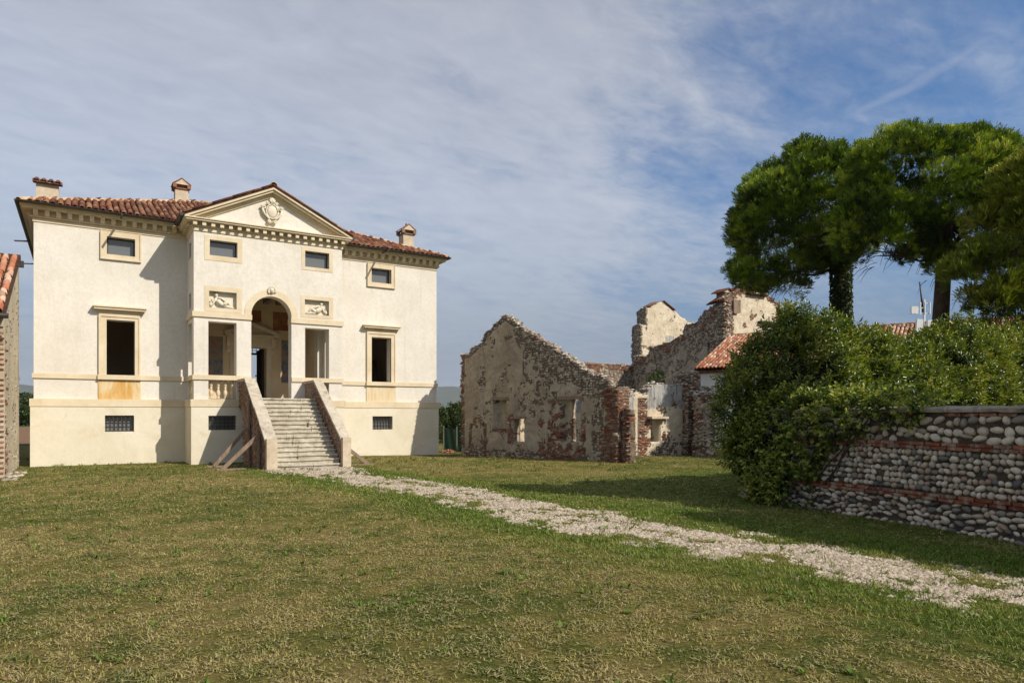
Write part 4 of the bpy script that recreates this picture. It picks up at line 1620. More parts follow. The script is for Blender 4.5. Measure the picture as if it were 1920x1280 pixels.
        for sg in (-1, 1):
            rf_.prism([(x, z1 - .05), (x + sg * (wx / 2 + .11), z1 - .31), (x + sg * (wx / 2 + .11), z1 - .27), (x, z1 - .01)], 'y', y - wy / 2 - .07, y + wy / 2 + .12)
        rf_.build('cap_roof', 'tile_old', ch)
        MB().ball((x, y, z1 + .0), (.055, .055, .07), 8, 6).build('finial', 'tile_old', ch, True)
    chimney(-1.02, 28.97, .66, .55, 8.4, 9.93, 'broad')
    chimney(3.67, 33.1, .52, .52, 10.0, 11.95, 'roofed')
    chimney(12.42, 28.8, .50, .52, 8.6, 10.25, 'roofed')
    # portico interior -----------------------------------------------------------
    LB = 28.7
    iw = MB()
    wall_open(iw, 'y', LB, LB + .35, 3.3, 8.2, 2.2, 6.3, [(5.12, 6.29, 2.2, 4.35)])
    wall_open(iw, 'x', 3.40, 3.615, FY + .46, LB - .001, 2.2, 6.3, [])
    wall_open(iw, 'x', 7.875, 8.09, FY + .46, LB - .001, 2.2, 6.3, [])
    iw.build('portico_room_wall', 'inner', V)
    MB().box((3.3, LY + .46, 6.31), (8.2, LB + .3, 6.4)).build('ceiling', 'wood_old', V)
    for k in range(9):
        xx = 3.75 + k * .5
        MB().box((xx - .09, LY + .47, 6.12), (xx + .09, LB - .01, 6.309)).build('ceiling_beam', 'wood_old', V)
    df = MB()
    df.box((4.92, LB - .07, 2.236), (5.12, LB + .02, 4.56)).box((6.29, LB - .07, 2.236), (6.49, LB + .02, 4.56)).box((5.12, LB - .07, 4.35), (6.29, LB + .02, 4.56))
    dcase = df.build('door_case', 'trim', V)
    ent = MB()
    ent.box((4.92, LB - .05, 4.562), (6.49, LB + .02, 4.70)).box((4.80, LB - .12, 4.702), (6.61, LB + .02, 4.78)).box((4.70, LB - .22, 4.782), (6.76, LB + .02, 4.86))
    ent.build('entablature', 'trim', dcase)
    pd = MB()
    pd.prism([(4.85, 4.862), (6.60, 4.862), (5.725, 5.20)], 'y', LB - .04, LB + .02)
    for sg in (-1, 1):
        xo = 5.725 + sg * 1.05
        pd.prism([(5.725, 5.33), (xo, 4.93), (xo, 4.862), (5.725 + sg * .85, 4.862), (5.725, 5.19)], 'y', LB - .24, LB + .02)
    pd.build('door_pediment', 'trim', dcase)
    for xx in (4.86, 6.55):
        MB().prism([(LB, 4.70), (LB - .16, 4.70), (LB - .15, 4.5), (LB - .07, 4.36), (LB - .10, 4.24), (LB - .05, 4.14), (LB, 4.14)], 'x', xx - .075, xx + .075).build('console', 'trim', dcase)
    dl = MB().box((6.22, LB + .36, 2.24), (6.28, LB + 1.45, 4.34))
    door = dl.build('door', 'wood_dark', V)
    for z0, z1 in ((2.35, 3.2), (3.3, 4.2)):
        MB().box((6.205, LB + .5, z0), (6.219, LB + 1.3, z1)).build('panel', 'wood_dark', door)
    MB().ball((6.17, LB + 1.33, 3.3), (.035, .035, .035), 8, 6).build('handle', 'white_metal', door, True)
    # painted fields on the back wall of the portico (plain cloudy colour)
    for x0, x1, z0, z1, mm in ((3.85, 4.66, 2.98, 4.72, 'fresco'), (6.88, 7.6, 2.98, 4.72, 'fresco'), (5.0, 6.1, 5.36, 5.85, 'fresco_red'), (6.55, 7.3, 5.1, 5.85, 'fresco_red')):
        pf = MB().box((x0, LB - .012, z0), (x1, LB + .01, z1)).build('painted_panel', mm, V)
        e = MB()
        t = .06
        e.box((x0 - t, LB - .022, z0 - t), (x0, LB + .01, z1 + t)).box((x1, LB - .022, z0 - t), (x1 + t, LB + .01, z1 + t))
        e.box((x0, LB - .022, z1), (x1, LB + .01, z1 + t)).box((x0, LB - .022, z0 - t), (x1, LB + .01, z0))
        e.build('frame', 'inner', pf)
    # rooms behind the windows and the hall through to the back door
    rm = MB()
    rm.box((WX0 + .46, FY + .46, 2.0), (WX1 - .46, BY - .01, 2.18))
    rm.box((WX0 + .46, FY + .46, 6.42), (WX1 - .46, BY - .01, 6.6))
    wall_open(rm, 'x', 4.3, 4.5, LB + .36, BY - .01, 2.2, 6.41, [])
    wall_open(rm, 'x', 8.35, 8.55, LB + .36, BY - .01, 2.2, 6.41, [])
    wall_open(rm, 'x', 3.1, 3.3, FY + .46, LB + .3, 2.2, 6.41, [])
    wall_open(rm, 'x', 8.2, 8.34, FY + .46, LB + .3, 2.2, 6.41, [])
    wall_open(rm, 'y', 32.6, 32.8, WX0 + .46, 4.29, 2.2, 6.41, [])
    wall_open(rm, 'y', 33.6, 33.8, 8.56, WX1 - .46, 2.2, 6.41, [(10.6, 11.6, 2.2, 4.5)])
    rm.build('room_walls', 'room', V)
    dr = MB().bar((12.15, 32.3, 2.2), (12.15, 32.3, 4.35), .05, .95, (0, 1, 0))
    dr.build('inner_door', 'wood_old', V)
    tr = MB()
    tr.box((6.9, BY + .1, 4.84), (8.05, BY + .2, 4.94))
    for k in range(1, 6):
        tr.bar((6.9 + k * .19, BY + .15, 4.94), (6.9 + k * .19, BY + .15, 5.22), .025)
    tr.bar((6.9, BY + .15, 5.08), (8.05, BY + .15, 5.08), .025)
    tr.build('transom', 'metal_dark', V)
    return V


make_villa()


def make_stairs():
    S = thing('stone_staircase', 'worn stone staircase with brick side walls leading up to the villa portico', 'staircase', (5.87, 22.5, 0))
    x0, x1, y0, n = 4.89, 6.88, 21.0, 16
    zg, zf, td = 0.04, 2.24, 0.1875
    rs = (zf - zg) / n
    for i in range(n):
        ya, z1 = y0 + i * td, zg + rs * (i + 1)
        yb = ya + td + 0.12 if i < n - 1 else LY + .02
        mb = MB()
        cuts = sorted([x0, x1] + [random.uniform(x0 + .35, x1 - .35) for _ in range(random.choice((1, 2, 2)))])
        for a, b in zip(cuts[:-1], cuts[1:]):
            if b - a < .12:
                continue
            dz, dy = random.uniform(-.012, .006), random.uniform(-.012, .018)
            g = .007
            # nosing with a worn, slightly rounded edge over a recessed riser
            nn = 7
            V = []
            for k in range(nn + 1):
                xx = a + g + (b - a - 2 * g) * k / nn
                wob, wz = random.uniform(-.012, .012), random.uniform(-.009, .004)
                yy = ya + dy + wob
                zt = z1 + dz + wz
                V += [(xx, yb, zt), (xx, yy + .012, zt), (xx, yy - .012, zt - .018), (xx, yy - .008, zt - .05), (xx, yy + .028, zt - .06), (xx, yy + .03, z1 - rs - .06), (xx, yb, z1 - rs - .06)]
            F = []
            for k in range(nn):
                for q in range(7):
                    F.append((k * 7 + q, k * 7 + (q + 1) % 7, (k + 1) * 7 + (q + 1) % 7, (k + 1) * 7 + q))
            F.append(tuple(range(7)))
            F.append(tuple(nn * 7 + q for q in reversed(range(7))))
            mb.raw(V, F, random.random())
        mb.build('step', 'step', S)
    MB().box((x0 + .01, y0 + .2, -.1), (x1 - .01, LY, zg + .02)).build('stair_core', 'parapet', S)
    for xa, xb in ((4.60, 4.885), (6.885, 7.13)):
        core = [(21.03, -.2), (24.35, -.2), (24.45, 1.75), (25.2, 2.1), (25.2, 2.80), (24.0, 2.80), (21.03, .86)]
        wl = MB().prism(core, 'x', xa + .015, xb - .015).build('parapet_wall', 'parapet', S)
        # exposed bricks of the outer and inner faces
        for face, sg in ((xa + .015, -1), (xb - .015, 1)):
            spots = []
            z = .03
            row = 0
            while z < 2.75:
                y = 21.1 + (row % 2) * .12
                while y < 25.1:
                    top = 2.80 - max(0, 24.0 - y) * .653
                    low = zg + max(0, (y - y0)) / td * rs + .05 if (sg > 0) == (xa < 5) else (-.1 if y < 24.3 else 1.9)
                    if low < z < top - .10 and random.random() < .62:
                        spots.append((y, z))
                    y += .245
                z += .068
                row += 1
            mb = MB()
            for (y, z) in spots:
                d = random.uniform(.004, .024)
                f0, f1 = (face - d, face + .03) if sg < 0 else (face - .03, face + d)
                l = random.uniform(.19, .235)
                mb.box((f0, y, z), (f1, y + l, z + .054), random.random())
            o = mb.build('bricks', 'brick_dark', S)
            o['kind'] = 'stuff'
        cp = MB()
        ext = .035
        segs = [((25.28, 2.80), (24.0, 2.80)), ((24.0, 2.80), (21.0, .87))]
        for (ya, za), (yb, zb) in segs:
            nseg = 1 if za == zb else 4
            for k in range(nseg):
                p0 = Vector((0, ya + (yb - ya) * k / nseg, za + (zb - za) * k / nseg))
                p1 = Vector((0, ya + (yb - ya) * (k + 1) / nseg - (0.012 if k < nseg - 1 else 0) * (1 if yb > ya else -1), za + (zb - za) * (k + 1) / nseg))
                q = random.uniform(-.008, .008)
                cp.prism([(p0.y, p0.z), (p1.y, p1.z), (p1.y, p1.z + .09 + q), (p0.y, p0.z + .09 + q)], 'x', xa - ext + q, xb + ext + q)
        cp.build('coping', 'stair_cap', S)
        MB().box((xa - .01, 20.86, -.2), (xb + .01, 21.028, .97)).build('end_post', 'post', S)
    return S


make_stairs()


def prop(label, plank, strut, sole, loc):
    P = thing('timber_prop', label, 'timber prop', loc, 'timber props bracing the stair walls')
    if plank:
        MB().bar(plank[0], plank[1], .05, .17, (0, 1, 0)).build('wall_plank', 'wood_old', P)
    MB().bar(strut[0], strut[1], .085, .11).build('strut', 'wood_old', P)
    MB().bar(sole[0], sole[1], .20, .05).build('sole_plate', 'wood_old', P)


prop('timber prop nearest the villa wall on the left of the stairs', ((4.545, 23.2, .0), (4.545, 23.2, 2.15)), ((4.50, 23.2, 1.25), (3.50, 23.2, .05)), ((3.3, 23.2, .05), (4.5, 23.2, .05)), (4.5, 23.2, 0))
prop('pale timber prop at the front left foot of the stairs', ((4.545, 21.75, .0), (4.545, 21.75, 1.12)), ((4.50, 21.75, 1.02), (3.50, 21.75, .05)), ((3.35, 21.75, .05), (4.5, 21.75, .05)), (4.5, 21.75, 0))
prop('short timber prop on the right of the stairs', None, ((7.16, 21.6, .68), (7.95, 21.6, .06)), ((7.2, 21.6, .045), (8.12, 21.6, .045)), (7.2, 21.6, 0))
prop('far timber prop half hidden behind the right stair wall', None, ((7.16, 23.4, 1.1), (8.0, 23.4, .06)), ((7.2, 23.4, .045), (8.1, 23.4, .045)), (7.2, 23.4, 0))


# ------------------------------------------------------------------ masonry pieces in bulk
def dome_stones(P, T, U, N, a, b, h, seg=8):
    """half ellipsoid pebbles: centre P, axes T,U in the wall plane, N outwards (all (n,3)); returns V,F(tri)"""
    n = len(P)
    rings = [(0.0, 1.0), (0.62, 0.80), (1.0, 0.12)]
    ang = np.arange(seg) / seg * 2 * np.pi
    V = [P + N * h[:, None]]
    for r, hh in rings[1:]:
        for q in ang:
            j = 1 + (rng.random((n, 1)) - .5) * 0.28
            V.append(P + T * (a[:, None] * r * np.cos(q) * j) + U * (b[:, None] * r * np.sin(q) * j) + N * (h[:, None] * hh * (1 + (rng.random((n, 1)) - .5) * .3)))
    V = np.stack(V, 1)
    m = V.shape[1]
    F0 = []
    for k in range(seg):
        k2 = (k + 1) % seg
        F0.append((0, 1 + k, 1 + k2))
        F0.append((1 + k, 1 + seg + k, 1 + seg + k2))
        F0.append((1 + k, 1 + seg + k2, 1 + k2))
    F = (np.arange(n)[:, None, None] * m + np.array(F0)[None]).reshape(-1, 3)
    return V.reshape(-1, 3), F, m


def brick_boxes(P, T, N, l, hgt, d):
    """bricks: centre P on the wall face, along T, outwards N, half sizes; 5 visible faces"""
    n = len(P)
    U = np.tile(np.array([[0, 0, 1.0]]), (n, 1))
    V = []
    for dn in (-0.03, 1):
        for st, su in ((-1, -1), (1, -1), (1, 1), (-1, 1)):
            off = (d[:, None] if dn == 1 else np.full((n, 1), -0.03))
            V.append(P + T * (l[:, None] * st * (1 + (rng.random((n, 1)) - .5) * .08)) + U * (hgt[:, None] * su * (1 + (rng.random((n, 1)) - .5) * .2)) + N * off)
    V = np.stack(V, 1)
    F0 = np.array([(4, 5, 6, 7), (0, 1, 5, 4), (1, 2, 6, 5), (2, 3, 7, 6), (3, 0, 4, 7)])
    F = (np.arange(n)[:, None, None] * 8 + F0[None]).reshape(-1, 4)
    return V.reshape(-1, 3), F


def in_poly(t, z, poly):
    t = np.asarray(t)
    z = np.asarray(z)
    c = np.zeros(t.shape, bool)
    n = len(poly)
    for i in range(n):
        (x1, y1), (x2, y2) = poly[i], poly[(i + 1) % n]
        if y1 == y2:
            continue
        k = ((y1 > z) != (y2 > z)) & (t < (x2 - x1) * (z - y1) / (y2 - y1) + x1)
        c ^= k
    return c


BRICK_ME = []


def brick_meshes():
    if not BRICK_ME:
        for k in range(5):
            j = lambda s: random.uniform(-s, s)
            V = [(-.115 + j(.01), -.03, -.026 + j(.004)), (.115 + j(.01), -.03, -.026 + j(.004)), (.115 + j(.01), -.03, .026 + j(.004)), (-.115 + j(.01), -.03, .026 + j(.004)),
                 (-.112 + j(.01), 1, -.024 + j(.004)), (.112 + j(.01), 1, -.024 + j(.004)), (.112 + j(.01), 1, .024 + j(.004)), (-.112 + j(.01), 1, .024 + j(.004))]
            V = [(a, (b if b < 0 else random.uniform(.01, .028)), c) for a, b, c in V]
            me = bpy.data.meshes.new('brick')
            me.from_pydata(V, [], [(4, 5, 6, 7), (0, 1, 5, 4), (1, 2, 6, 5), (2, 3, 7, 6), (3, 0, 4, 7)])
            me.materials.append(M['brick'])
            BRICK_ME.append(me)
    return BRICK_ME


BUDGET = {}


def ruin_wall(parent, P0, d, n, outline, holes=(), recess=(), thick=0.5, bare=None, brick=None, grey=None, cell=0.065, name='wall', edge_stones=True, jag=0.10, stone=(0.045, 0.085), skin='ruin'):
    d = np.array([d[0], d[1], 0.0])
    d /= np.linalg.norm(d)
    nn = np.array([n[0], n[1], 0.0])
    nn /= np.linalg.norm(nn)
    P0 = np.array([P0[0], P0[1], 0.0])
    ts = [p[0] for p in outline]
    zs = [p[1] for p in outline]
    t0, t1, z0, z1 = min(ts) - .1, max(ts) + .1, min(zs), max(zs) + .1
    nt, nz = int((t1 - t0) / cell) + 1, int((z1 - z0) / cell) + 1
    tv = t0 + np.arange(nt + 1) * cell
    zv = z0 + np.arange(nz + 1) * cell
    T, Z = np.meshgrid(tv, zv)
    seed = abs(P0[0] * 3.1 + P0[1] * 1.7) + len(outline)
    nz1 = fbm(T * 1.5 + seed, Z * 1.5 + seed * .3, 6, .68)
    nz2 = fbm(T * 5 + seed, Z * 6, 5, .65)
    B = np.clip(bare(T, Z, nz1, nz2) if bare else nz1 * 0, 0, 1)
    K = np.clip(brick(T, Z, nz1, nz2) if brick else nz1 * 0, 0, 1)
    G = np.clip(grey(T, Z, nz1, nz2) if grey else nz1 * 0, 0, 1)
    B = np.maximum(B, K)
    dep = np.zeros_like(T)
    for (a, b, c, e, q) in recess:
        dep[(T > a) & (T < b) & (Z > c) & (Z < e)] = q
    rel = 0.03 * (1 - B) + (nz2 - .5) * 0.07 - dep
    front = P0 + d * T[..., None] + np.array([0, 0, 1]) * Z[..., None] + nn * rel[..., None]
    back = P0 + d * T[..., None] + np.array([0, 0, 1]) * Z[..., None] - nn * (thick + (nz2 - .5) * .1)[..., None]
    # which cells stand
    tc, zc = np.meshgrid(tv[:-1] + cell / 2, zv[:-1] + cell / 2)
    jt = tc + (fbm(tc * 5 + 3, zc * 5, 3) - .5) * jag * 2
    jz = zc + (fbm(tc * 5 + 33, zc * 5 + 8, 3) - .5) * jag * 2
    S = in_poly(jt, jz, outline)
    for (a, b, c, e) in holes:
        S &= ~((tc > a) & (tc < b) & (zc > c) & (zc < e))
    ny, nx = S.shape
    W = nt + 1
    idx = lambda r, c: r * W + c
    nv = W * (nz + 1)
    r, c = np.nonzero(S)
    Fs = [np.stack([idx(r, c), idx(r, c + 1), idx(r + 1, c + 1), idx(r + 1, c)], 1), nv + np.stack([idx(r, c), idx(r + 1, c), idx(r + 1, c + 1), idx(r, c + 1)], 1)]
    pad = np.pad(S, 1)
    edges = {}
    for nm, dr, dc, e0, e1 in (('l', 0, -1, (0, 0), (1, 0)), ('r', 0, 1, (1, 1), (0, 1)), ('b', -1, 0, (0, 1), (0, 0)), ('t', 1, 0, (1, 0), (1, 1))):
        m = S & ~pad[1 + dr:1 + dr + ny, 1 + dc:1 + dc + nx]
        rr, cc = np.nonzero(m)
        a, b = idx(rr + e0[0], cc + e0[1]), idx(rr + e1[0], cc + e1[1])
        Fs.append(np.stack([a, b, b + nv, a + nv], 1))
        edges[nm] = (rr, cc)
    F = np.concatenate(Fs)
    V = np.concatenate([front.reshape(-1, 3), back.reshape(-1, 3)])
    bareA = np.concatenate([B.ravel(), np.clip(nz1 * 1.1, 0, 1).ravel()])
    # broken edges show masonry, not plaster
    o = np_obj(name, V, F, skin, parent, False, {'bare': ('FLOAT', bareA), 'grey': ('FLOAT', np.concatenate([G.ravel(), G.ravel() * 0])) })
    # --- stones and bricks where the plaster has gone
    def look(t, z, A):
        return A[np.clip(((z - z0) / cell).astype(int), 0, nz), np.clip(((t - t0) / cell).astype(int), 0, nt)]
    def standing(t, z):
        i, j = ((z - z0) / cell).astype(int), ((t - t0) / cell).astype(int)
        ok = (i >= 0) & (j >= 0) & (i < ny) & (j < nx)
        q = np.zeros(len(t), bool)
        q[ok] = S[i[ok], j[ok]]
        return q
    def place(t, z, off=0.0):
        return P0 + d * t[:, None] + np.array([0, 0, 1]) * z[:, None] + nn * (look(t, z, rel) + off)[:, None]
    st, sz = [], []
    row = z0 + .04
    while row < z1:
        x = t0 + rng.random(int((t1 - t0) / .105)) * .05 + np.arange(int((t1 - t0) / .105)) * .105
        st.append(x)
        sz.append(np.full(len(x), row) + (rng.random(len(x)) - .5) * .03)
        row += 0.088
    st, sz = np.concatenate(st), np.concatenate(sz)
    k = standing(st, sz) & (look(st, sz, B) > .5) & (look(st, sz, K) < .5) & (rng.random(len(st)) < .86)
    st, sz = st[k], sz[k]
    Vs, Fs2, Ts = [], [], []
    cnt = 0
    def add(P, Tt, U, N, a, b, h):
        nonlocal cnt
        v, f, m = dome_stones(P, Tt, U, N, a, b, h)
        Vs.append(v)
        Fs2.append(f + cnt)
        Ts.append(np.repeat(rng.random(len(P)), m))
        cnt += len(v)
    up = np.array([0, 0, 1.0])
    if len(st):
        m = len(st)
        ang = (rng.random(m) - .5) * .7
        Tt = d[None] * np.cos(ang)[:, None] + up[None] * np.sin(ang)[:, None]
        U = -d[None] * np.sin(ang)[:, None] + up[None] * np.cos(ang)[:, None]
        a = stone[0] * .9 + (stone[1] - stone[0]) * rng.random(m) ** 1.5
        add(place(st, sz, -.012), Tt, U, np.tile(nn, (m, 1)), a, a * (.6 + .3 * rng.random(m)), .025 + .035 * rng.random(m))
    if edge_stones:
        for nm, N in (('t', up), ('l', -d), ('r', d)):
            rr, cc = edges[nm]
            zz = zv[rr] + (cell if nm == 't' else cell / 2)
            tt = tv[cc] + (cell / 2 if nm == 't' else (0 if nm == 'l' else cell))
            k = zz > 0.1
            for (a, b, c_, e) in holes:
                k &= ~((tt > a - .1) & (tt < b + .1) & (zz > c_ - .1) & (zz < e + .1))
            rr, cc, zz, tt = rr[k], cc[k], zz[k], tt[k]
            reps = 4 if nm == 't' else 3
            zz, tt = np.tile(zz, reps), np.tile(tt, reps)
            m = len(zz)
            if not m:
                continue
            off = rng.random(m) * thick
            P = P0 + d * tt[:, None] + up * zz[:, None] - nn * off[:, None] + (rng.random((m, 3)) - .5) * .05
            a = .045 + .055 * rng.random(m)
            if nm == 't':
                add(P, np.tile(d, (m, 1)), np.tile(nn, (m, 1)), np.tile(up, (m, 1)), a, a * .8, .02 + .06 * rng.random(m))
            else:
                add(P, np.tile(nn, (m, 1)), np.tile(up, (m, 1)), np.tile(N, (m, 1)), a, a * .55, .015 + .05 * rng.random(m))
    if cnt:
        so = np_obj('rubble_stones', np.concatenate(Vs), np.concatenate(Fs2), 'rubble', parent, True, {'tint': ('FLOAT', np.concatenate(Ts))})
        so['kind'] = 'stuff'
    # bricks
    bt, bz = [], []
    row, i = z0 + .03, 0
    while row < z1:
        x = t0 + (i % 2) * .125 + np.arange(int((t1 - t0) / .25) + 1) * .25 + (rng.random(int((t1 - t0) / .25) + 1) - .5) * .03
        bt.append(x)
        bz.append(np.full(len(x), row))
        row += .068
        i += 1
    bt, bz = np.concatenate(bt), np.concatenate(bz)
    k = standing(bt, bz) & (look(bt, bz, K) > .5) & (rng.random(len(bt)) < .9)
    bt, bz = bt[k], bz[k]
    if len(bt):
        P = place(bt, bz, -.01)
        key = parent.name
        left = BUDGET.get(key, 0)
        order = np.argsort(np.linalg.norm(P - np.array([0, 0, 1.7]), axis=1))
        own, rest = order[:left], order[left:]
        BUDGET[key] = left - len(own)
        ms = brick_meshes()
        for q in own:
            R = Matrix((Vector(d), Vector(nn), Vector((0, 0, 1)))).transposed().to_4x4()
            R.translation = Vector(P[q])
            link('brick', ms[q % 5], parent, None, R)
        if len(rest):
            m = len(rest)
            v, f = brick_boxes(P[rest], np.tile(d, (m, 1)), np.tile(nn, (m, 1)), .112 + .01 * rng.random(m), .024 + .004 * rng.random(m), .008 + .022 * rng.random(m))
            bo = np_obj('bricks', v, f, 'brick', parent, False, {'tint': ('FLOAT', np.repeat(rng.random(m), 8))})
            bo['kind'] = 'stuff'
    return o


def brick_pier(parent, x0, x1, y0, y1, z1, plaster=0.4, grey_top=None, yaw=0.0, piv=None):
    """free-standing masonry pier: four faces each with its relief"""
    bare = lambda t, z, a, b: (a + (b - .5) * .5 > plaster).astype(float)
    gr = (lambda t, z, a, b: (z > grey_top + (a - .5) * .3).astype(float)) if grey_top else None
    br = (lambda t, z, a, b: ((a + (b - .5) * .5 > plaster) & ~((z > grey_top) if grey_top else (z > 99))).astype(float))
    for P0, d, n, L in (((x0, y0), (1, 0), (0, -1), x1 - x0), ((x0, y1), (0, -1), (-1, 0), y1 - y0)):
        ruin_wall(parent, P0, d, n, [(0, -.25), (L, -.25), (L, z1 - random.uniform(0, .08)), (L * .6, z1), (L * .3, z1 - .04), (0, z1 - random.uniform(0, .1))], (), (), (y1 - y0) if d[0] else (x1 - x0), bare, br, gr, name='pier', jag=.05)


def make_barn():
    A = (13.65, 25.7)
    e1 = (0.2140, -0.9768)
    nrm = (-0.9768, -0.2140)
    B = thing('ruined_barn', 'roofless ruined barn of rubble and brick with a crumbling gable beside the villa', 'ruin', (15.5, 22.0, 0))
    BUDGET[B.name] = 300
    out = [(-.04, -.35), (7.74, -.35), (7.72, 2.5), (7.70, 2.87), (7.47, 2.94), (7.0, 3.12), (6.46, 3.33), (6.14, 3.62), (5.76, 3.79), (5.24, 4.08), (4.97, 4.24), (4.43, 4.48), (4.06, 4.75), (3.72, 4.9), (3.35, 5.12), (3.14, 5.25), (2.93, 5.42),
           (2.62, 5.58), (2.4, 5.50), (2.2, 5.40), (1.91, 5.23), (1.6, 5.07), (1.37, 4.89), (1.27, 4.68), (.9, 4.52), (.57, 4.37), (.44, 4.22), (-.1, 4.18), (-.06, 3.4), (-.1, 2.5), (-.02, 1.5)]
    topx = [-.1, .44, 1.27, 1.91, 2.62, 3.72, 4.97, 6.14, 7.0, 7.72]
    topz = [4.18, 4.22, 4.68, 5.23, 5.58, 4.9, 4.24, 3.62, 3.12, 2.87]
    def bare(t, z, a, b):
        s = np.interp(t, topx, topz) - z
        m = sstep(1.25, .35, s) * sstep(2.7, 3.5, t) * sstep(.32, .42, b)
        m = np.maximum(m, sstep(.26, .10, s))
        m = np.maximum(m, ((a + (b - .5) * .7) > (.66 - .17 * sstep(3.3, 4.3, t) * sstep(1.2, 2.2, z))).astype(float))
        m = np.maximum(m, ((a * .6 + b * .4) > .40 + .45 * sstep(.1, .75, z)).astype(float))
        m = np.maximum(m, ((t > 3.6) & (t < 4.9) & (z > 2.0) & (b > .5)).astype(float))
        m = np.maximum(m, ((t > 7.0) & (a > .46)).astype(float))
        return m
    def brick(t, z, a, b):
        r = np.hypot(t - .97, (z - .97))
        m = ((np.abs(r - .47) < .11) & (z > .92)) | ((np.abs(np.abs(t - .97) - .46) < .10) & (z < .97))
        m = m & (b > .36)
        m |= (t < .16 + .1 * (b - .5)) & (z > .3) & (b > .4)
        m |= (t > 4.4) & (t < 6.7) & (z < 1.5) & (a + (b - .5) * .8 > .44)
        m |= (t > 2.75) & (t < 3.08) & (z > .55) & (z < 1.7) & (b > .42)
        m |= (t > 4.9) & (t < 5.6) & (z < 2.2) & (b > .50)
        m |= (t > 4.1) & (t < 4.28) & (b > .56) & (z < 3.8) & (z > 1.4)
        m |= (t > 1.85) & (t < 2.9) & (z > .97) & (z < 1.13)
        m |= (a + (b - .5) * .9 > .90)
        return m.astype(float)
    ruin_wall(B, A, e1, nrm, out, [(3.12, 3.69, .65, 1.51), (5.99, 6.51, .67, 2.23)], [(1.95, 2.72, 1.13, 2.26, .24), (5.56, 6.04, .67, 2.23, .16)], .34, bare, brick, None, name='gable_wall')
    def lintel(ta, tb, z0, z1, m='wood_old'):
        p = lambda t, o, z: (A[0] + e1[0] * t + nrm[0] * o, A[1] + e1[1] * t + nrm[1] * o, z)
        MB().bar(p(ta, -.04, (z0 + z1) / 2), p(tb, -.04, (z0 + z1) / 2), .22, z1 - z0).build('lintel', m, B)
    lintel(1.85, 2.82, 2.26, 2.37)
    lintel(5.45, 6.62, 2.23, 2.34)
    lintel(2.95, 3.8, 1.51, 1.61)
    def pil(ta, tb, prot, back, z1, pls):
        P0 = (A[0] + e1[0] * ta + nrm[0] * prot, A[1] + e1[1] * ta + nrm[1] * prot)
        L = tb - ta
        bare_ = lambda t, z, a, b: (a + (b - .5) * .5 > pls).astype(float)
        ruin_wall(B, P0, e1, nrm, [(0, -.3), (L, -.3), (L, z1), (L * .5, z1 + .06), (0, z1 - .02)], (), (), prot + back, bare_, bare_, None, name='pilaster', jag=.05, edge_stones=False)
        P1 = (P0[0] + e1[0] * L, P0[1] + e1[1] * L)
        D = prot + back
        ruin_wall(B, P1, (-nrm[0], -nrm[1]), e1, [(0, -.3), (D, -.3), (D, z1 - .03), (D * .5, z1), (0, z1)], (), (), .2, bare_, bare_, None, name='pilaster_side', jag=.05, edge_stones=False)
    pil(7.6, 8.21, .14, .5, 2.58, .30)
    pil(8.23, 8.56, .0, .35, 1.82, .22)
    # the parts set back from the lawn; q and hq convert to their own distance
    q = .94
    hq = lambda z: 1.7 + (z - 1.7) * q
    uq = lambda z: 1.7 + (z - 1.7) / q
    def bare4(t, z, a, b):
        t, z = t / q, uq(z)
        m = ((a + (b - .5) * .8) > .70).astype(float)
        m = np.maximum(m, ((z < .5) & (a * .5 + b * .5 > .50)).astype(float))
        return np.maximum(m, ((t > .75) & (t < 1.35) & (z < 2.3) & (b > .35)).astype(float))
    def brick4(t, z, a, b):
        t, z = t / q, uq(z)
        m = (t > .75) & (t < 1.35) & (z < 2.35) & (b > .33)
        m |= (t > 1.35) & (t < 1.55) & (z > .4) & (z < 1.6) & (b > .45)
        m |= (t > 2.15) & (t < 2.4) & (z > .4) & (z < 1.6) & (b > .5)
        m |= (a + (b - .5) * .9 > .78)
        return m.astype(float)
    def grey4(t, z, a, b):
        t, z = t / q, uq(z)
        return ((z > 1.95 + (a - .5) * .5) & (t > 1.35)).astype(float) + ((t < .6) & (z > 1.9 + (a - .5) * .4)).astype(float)
    o4 = [(-.05, -.3), (3.9, -.3), (3.9, 2.95), (3.3, 2.98), (2.6, 2.9), (1.9, 2.94), (1.45, 2.88), (1.40, 2.55), (1.05, 2.45), (.6, 2.62), (.3, 2.7), (-.05, 2.72)]
    ruin_wall(B, (18.62 * q, 21.2 * q), (1, 0), (0, -1), [(t * q, hq(z)) for t, z in o4], [(1.48 * q, 2.07 * q, hq(.5), hq(1.5))], (), .45, bare4, brick4, grey4, name='south_wall', skin='ruin_sunlit')
    MB().bar((19.95 * q, 21.17 * q, hq(1.55)), (20.9 * q, 21.17 * q, hq(1.55)), .5, .085).build('lintel', 'post', B)
    ruin_wall(B, (14.75, 24.06), (1, 0), (0, -1), [(0, -.3), (5.2, -.3), (5.2, 2.2), (4.0, 2.35), (2.0, 2.25), (1.1, 2.38), (0, 2.25)], [(3.0, 3.35, 1.0, 1.42)], (), .4,
              lambda t, z, a, b: (a + (b - .5) * .6 > .68).astype(float), None, lambda t, z, a, b: (z > 1.75).astype(float), name='inner_wall', skin='ruin_sunlit')
    brick_pier(B, 22.0 * q, 22.65 * q, 20.9 * q, 21.5 * q, hq(3.5), .42)
    brick_pier(B, 22.66 * q, 23.2 * q, 20.6 * q, 21.2 * q, hq(2.85), .52, hq(2.0))
    return B


make_barn()


